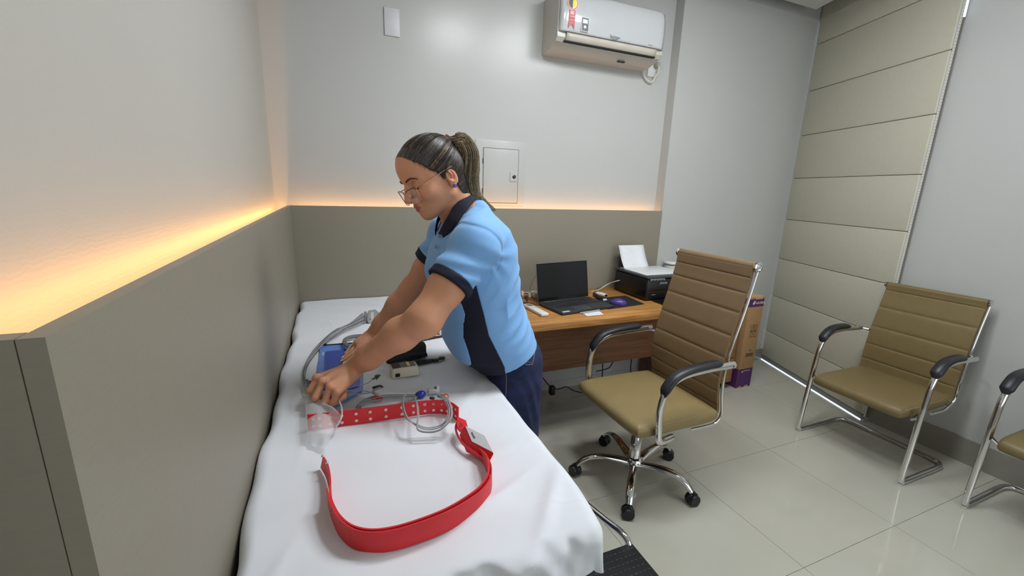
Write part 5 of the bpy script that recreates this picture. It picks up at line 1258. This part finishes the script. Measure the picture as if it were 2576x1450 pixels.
# ray-cast the seams onto the jeans surface along the sight line
from mathutils.bvhtree import BVHTree
def bvh_of(o):
    dg = bpy.context.evaluated_depsgraph_get(); bpy.context.view_layer.update(); return BVHTree.FromObject(o, dg), o.matrix_world.copy()
bpy.context.view_layer.update()
jb, jm = bvh_of(jeans); ji = jm.inverted()
def cast(tree, mi, u, v, lift=.0008):
    o_ = Vector(CAMP); d_ = Vector(P(u, v, z=-5) - CAMP if v > 460 else P(u, v, y=5) - CAMP).normalized()
    lo_ = mi @ o_; ld = (mi.to_3x3() @ d_).normalized(); h_ = tree.ray_cast(lo_, ld)
    if h_[0] is None: return None
    return np.array(mi.inverted() @ (h_[0] + h_[1] * lift))
def seam(name, pts, tree, mi, r, mat, parent, n=40, lift=.0006):
    q = smoothpath([(u, v, 0) for u, v in pts], n); W_ = [cast(tree, mi, a[0], a[1], lift) for a in q]; W_ = [w for w in W_ if w is not None]
    if len(W_) > 3: MB().tube(W_, r, seg=5).build(name, mat, parent, smooth=True)
seam('stitching', [(1311, 890), (1314, 898), (1317, 906), (1320, 914), (1321.5, 917), (1323, 918), (1327, 918), (1332, 918), (1337, 917.5), (1338.5, 916), (1341, 908), (1343, 898), (1345, 888)], jb, ji, .0009, M_stj, jeans)
seam('stitching', [(1322, 915), (1328, 911), (1336, 914)], jb, ji, .0007, M_stj, jeans, 12)
seam('stitching', [(1271, 928), (1274, 960), (1272, 1000), (1268, 1020)], jb, ji, .0008, M_stj, jeans)
seam('stitching', [(1212, 930), (1235, 928), (1262, 920)], jb, ji, .0008, M_stj, jeans)
for s_ in (-1, 1):
    sh = MB()
    V_ = MB().ell((.545, pm + s_ * .088, .045), (.135, .048, .045), 28, 16); q = V_.v[0]; q[:, 2] = np.maximum(q[:, 2], .0); q[:, 2] += .03 * np.clip((q[:, 0] - .56) / .1, 0, 1) * (q[:, 2] > .05); sh.add(q, V_.f)
    o = sh.build('shoe', M('shoe_white', (196, 196, 196), rough=.5), person, smooth=True)

# ------------------------------------------------------------------ hair
hh_ = Field((-.14, -.105, -.145), (.125, .105, .14), .0019)
hh_.ell((-.016, 0, .035), (.1045, .0810, .0915), .01); hh_.ell((.038, 0, .052), (.0505, .0615, .0528), .02)
hh_.rc((-.050, 0, .00), (-.046, 0, -.055), .068, .056, .03); hh_.rc((-.046, 0, -.055), (-.050, 0, -.10), .056, .050, .02)
hh_.rc((-.100, 0, .073), (-.070, 0, .060), .020, .045, .02)
sl, x, y, z = hh_.sl((-.14, -.105, -.145), (.125, .105, .14))
lineU = np.interp(x + 0 * z, [-.06, -.052, -.036, -.012, .0, .020, .045, .062, .075], [-.120, -.105, -.030, .012, -.012, .020, .047, .070, .100])
xb = np.broadcast_to(x, hh_.F.shape); 
reg = (lineU + .004 * np.sin(160 * x) - z) * .75
rear = np.maximum(np.abs(0 * y), 0)
F_ = np.maximum(hh_.F, reg).astype(np.float32)
V, Q = surfnet(F_, hh_.lo, hh_.h)
hair = mesh_from('hair', [(H2W(V), Q)], M_comb, person)
bt = np.array([-.094, 0, .044]); bt /= np.linalg.norm(bt); e_a = np.array([0, 1., 0]); e_b = np.cross(bt, e_a); dv_ = V - np.array([-.014, 0, .035]); dv_ /= np.linalg.norm(dv_, axis=1)[:, None]
ph_v = np.arctan2(dv_ @ e_a, dv_ @ e_b); th_v = np.arccos(np.clip(dv_ @ bt, -1, 1))
at = hair.data.attributes.new('comb', 'FLOAT_VECTOR', 'POINT'); at.data.foreach_set('vector', np.stack([np.cos(ph_v), np.sin(ph_v), th_v * .06], 1).astype(np.float32).ravel())
# combed strands running to the tie
tie = np.array([-.108, 0, .076]); hcn = np.array([-.014, 0, .035]); rad = np.array([.1062, .0824, .0928])
sr = random.Random(11); mbs = [MB(), MB()]
def surf(dv):
    dv = dv / np.linalg.norm(dv); k = 1 / math.sqrt(((dv / rad) ** 2).sum()); p = hcn + dv * k
    # front of the cap follows the forehead bulge
    c2 = np.array([.038, 0, .052]); r2 = np.array([.0516, .0626, .0540]); o_ = p - c2
    e = math.sqrt(((o_ / r2) ** 2).sum())
    if e < 1: p = c2 + o_ / e
    c3 = p.copy()
    if p[2] < .0 and p[0] < -.02:
        r_ = math.hypot(p[0] + .045, p[1]); tgt = .067 - .15 * max(0, -p[2])
        if r_ < tgt: p[0] = -.045 + (p[0] + .045) * tgt / max(r_, 1e-4); p[1] = p[1] * tgt / max(r_, 1e-4)
    return p
hl_F = [.074, .070, .062, .045, .030, .015, .0, -.012, -.024, -.036, -.050, -.056, -.060]; hl_U = [.100, .090, .072, .049, .030, .013, -.008, .008, .014, .014, -.02, -.055, -.078]
td = tie - hcn
for k in range(420):
    s_ = -1 if k % 3 else 1; q = sr.random() ** .8; fF = np.interp(q, np.linspace(0, 1, 13), hl_F) + .004 * sr.random(); fU = np.interp(q, np.linspace(0, 1, 13), hl_U) + .003 + .003 * sr.random()
    # side position on the cap at this front/up
    yy = rad[1] * math.sqrt(max(.02, 1 - ((fF - hcn[0]) / rad[0]) ** 2 * .9 - ((fU - hcn[2]) / rad[2]) ** 2 * .9))
    if q < .30:
        w_ = sr.random(); yy = .062 * w_; fF = .074 - .020 * w_ ** 2; fU = .1015 - .034 * w_ ** 2
    if k >= 330: fF = -.030 - .032 * sr.random(); fU = np.interp(fF, [-.062, -.05, -.036, -.03], [-.080, -.055, -.005, .012]); yy = .062
    d0_ = np.array([fF, -s_ * yy if False else s_ * -1 * -yy * (1 if s_ > 0 else -1) * (1 if s_ > 0 else 1), fU]) - hcn
    d0_[1] = (yy if s_ > 0 else -yy) * (1 if True else 1)
    if s_ < 0: d0_[1] = abs(d0_[1])          # two thirds of the strands on the side near the camera
    else: d0_[1] = -abs(d0_[1])
    a_ = d0_ / np.linalg.norm(d0_); b_ = td / np.linalg.norm(td); om = math.acos(max(-1, min(1, a_ @ b_))); pts = []
    bow = (sr.random() - .5) * .10
    for i in range(15):
        t_ = i / 14; dv = (math.sin((1 - t_) * om) * a_ + math.sin(t_ * om) * b_) / math.sin(om); dv = dv + np.array([0, 0, 1.]) * bow * math.sin(PI * t_)
        p_ = surf(dv); p_ = p_ + (p_ - hcn) / np.linalg.norm(p_ - hcn) * (.0004 + .0012 * sr.random() * .3)
        if t_ > .8: p_ = p_ * (1 - (t_ - .8) / .2 * .9) + (tie + np.array([0, d0_[1] * .12, .006 * a_[2]])) * ((t_ - .8) / .2 * .9)
        pts.append(p_)
    (mbs[0 if sr.random() < .68 else 1]).tube(H2W(np.array(pts)), [.0002 + .00035 * math.sin(PI * min(1, .1 + .9 * i / 14)) for i in range(15)], seg=4, cap=False)
mbs[0].build('hair_strands', M_hair, hair, smooth=True, kind='stuff'); mbs[1].build('highlight_strands', M_hair2, hair, smooth=True, kind='stuff')
# ponytail
pt = [H2W((-.104, 0, .080)), P(1146, 354, y=1.312), P(1161, 355, y=1.315), P(1176, 386, y=1.32), P(1177, 425, y=1.325), P(1179, 462, y=1.328), P(1191, 493, y=1.33), P(1217, 515, y=1.33), P(1246, 529, y=1.33)]
pr_ = [.010, .016, .024, .032, .034, .031, .024, .015, .003]
pp_ = smoothpath(pt, 60); rr_ = np.interp(np.linspace(0, 1, 60), np.linspace(0, 1, 9), pr_)
pony = MB().tube(pp_, rr_ * .88, seg=20, flat=(1.0, .85)).build('ponytail', M_pony, person, smooth=True, auto=False)
at = pony.data.attributes.new('comb', 'FLOAT_VECTOR', 'POINT'); aa = np.tile(2 * PI * np.arange(20) / 20, 60) + np.repeat(np.linspace(0, .8, 60), 20); at.data.foreach_set('vector', np.stack([np.cos(aa), np.sin(aa), np.repeat(np.linspace(0, .5, 60), 20)], 1).astype(np.float32).ravel())
T_ = np.gradient(pp_, axis=0); T_ /= np.linalg.norm(T_, axis=1)[:, None]; Sy = np.tile([0, 1., 0], (60, 1)); Bn = np.cross(T_, Sy); Bn /= np.linalg.norm(Bn, axis=1)[:, None]
mb3 = [MB(), MB(), MB()]
for k in range(640):
    a_ = sr.random() * 2 * PI; r_ = .80 + .26 * sr.random(); tw = (sr.random() - .5) * .7; ph_ = sr.random() * 6; i0 = 0 if k % 4 else sr.randint(0, 12); i1 = 60 if k % 3 else sr.randint(46, 60)
    P_ = []
    for i in range(i0, i1, 2):
        f_ = i / 59; an = a_ + tw * f_ + .12 * math.sin(7 * f_ + ph_); rr2 = rr_[i] * (r_ + .05 * math.sin(9 * f_ + ph_)) + .0006
        P_.append(pp_[i] + Sy[i] * rr2 * .88 * math.cos(an) + Bn[i] * rr2 * math.sin(an))
    dk = 0 if sr.random() < .25 else (1 if sr.random() < .6 else 2)
    mb3[dk].tube(P_, .00055, seg=4, cap=False)
mb3[0].build('ponytail_strands', M_hair, pony, smooth=True, kind='stuff'); mb3[1].build('ponytail_strands', M_hair3, pony, smooth=True, kind='stuff'); mb3[2].build('ponytail_strands', M_hair2, pony, smooth=True, kind='stuff')
ht = MB().tube(smoothpath([H2W((-.112 + .004 * math.cos(a), .016 * math.sin(a), .074 + .018 * math.cos(a))) for a in np.linspace(0, 2 * PI, 14)[:-1]], 30, closed=True), .0035, seg=8, closed=True).build('hair_tie', M_black, person, smooth=True)
for k in range(12):
    a = k * PI / 6; c = H2W((-.111 + .003 * (k % 2), .020 * math.sin(a), .074 + .021 * math.cos(a)))
    MB().ell(c, (.0042,) * 3, 10, 6).build('bead', M('bead_amber', (196, 106, 76), rough=.25), ht, smooth=True)
# ------------------------------------------------------------------ brows, lashes, glasses, earrings
for s_ in (1, -1):
    bb, bmw = None, None
hb_, hm_ = bvh_of(body); hi_ = hm_.inverted()
def onhead(F, S, U, lift=.0008):
    a = H2W((F + .05, S * 1.0, U)); d_ = Vector(-Fd * 1.0 + Sd * (-.0)); r_ = hb_.ray_cast(hi_ @ Vector(a), (hi_.to_3x3() @ d_).normalized(), .12)
    return np.array(hm_ @ (r_[0] + r_[1] * lift)) if r_[0] is not None else H2W((F, S, U))
M_brow = M('brow_hair', (70, 46, 36), rough=.7)
for s_ in (1, -1):
    pts = smoothpath([onhead(.08, s_ * q, w) for q, w in [(.014, .0225), (.024, .0265), (.036, .0275), (.046, .0240), (.052, .0195)]], 20)
    MB().tube(pts, [.0012 + .0016 * math.sin(PI * min(1, .25 + .8 * i / 19)) for i in range(20)], seg=8, flat=(1.0, .9)).build('eyebrow', M_brow, body, smooth=True)
    pts = smoothpath([onhead(.08, s_ * q, w, .0012) for q, w in [(.019, -.0035), (.026, -.0055), (.034, -.0062), (.042, -.0045), (.047, -.001)]], 16)
    MB().tube(pts, .0010, seg=6).build('eyelash', M('lash', (30, 22, 20), rough=.6), body, smooth=True)
gl = bpy.data.objects.new('glasses', None); 
M_fr = M('frame_dark_rose', (92, 44, 44), rough=.3, metal=.5); M_lens = M('lens_glass', (235, 225, 225), rough=.03, alpha=.20, spec=.6)
FX = .114
def lens_pts(s_):
    L_ = [(.008, .004), (.014, .013), (.034, .016), (.058, .017), (.061, .010), (.055, -.020), (.044, -.029), (.022, -.028), (.011, -.018)]
    return np.array([H2W((FX - .20 * a + .10 * b - .010, s_ * a, b - .014)) for a, b in L_])
fr_ = MB().tube(smoothpath(lens_pts(1), 48, closed=True), .0011, seg=8, closed=True).build('glasses', M_gold, person, smooth=True)
MB().tube(smoothpath(lens_pts(-1), 48, closed=True), .0011, seg=8, closed=True).build('rim', M_fr, fr_, smooth=True)
MB().tube(smoothpath(lens_pts(1), 48, closed=True)[2:22] + (Fd * .0006), .0012, seg=8).build('rim', M_fr, fr_, smooth=True)
MB().tube(smoothpath([H2W((FX - .012, .009, -.004)), H2W((FX - .004, 0, .000)), H2W((FX - .012, -.009, -.004))], 12), .0011, seg=8).build('bridge', M_gold, fr_, smooth=True)
for s_ in (1, -1):
    q = smoothpath(lens_pts(s_), 48, closed=True); c_ = q.mean(0); me = MB().add(np.vstack([q, c_]), [(i, (i + 1) % 48, 48) for i in range(48)]).build('lens', M_lens, fr_, smooth=True)
    MB().tube(smoothpath([H2W((FX - .024, s_ * .060, .0)), H2W((.066, s_ * .068, .0)), H2W((.03, s_ * .074, .006)), H2W((-.012, s_ * .079, .012)), H2W((-.034, s_ * .080, .012))], 24), [.0013] * 24, seg=8).build('temple', M_gold, fr_, smooth=True)
    MB().tube([H2W((FX - .016, s_ * .011, -.012)), H2W((FX - .018, s_ * .010, -.019))], .0022, seg=8).build('nose_pad', M_gold, fr_, smooth=True)
    ea = H2W((-.020, s_ * .081, -.030))
    MB().ell(ea, (.0022,) * 3, 10, 6).build('earring', M_gold, body, smooth=True)
    Rq = HB.T; g_ = MB().box((-.0052, -.003, -.0052), (.0052, .003, .0052), .0022); g_.v[0] = H2W(g_.v[0] + np.array([-.016, s_ * .083, -.041])); g_.build('earring', M('amethyst', (84, 56, 160), rough=.1, coat=1), body, smooth=True)
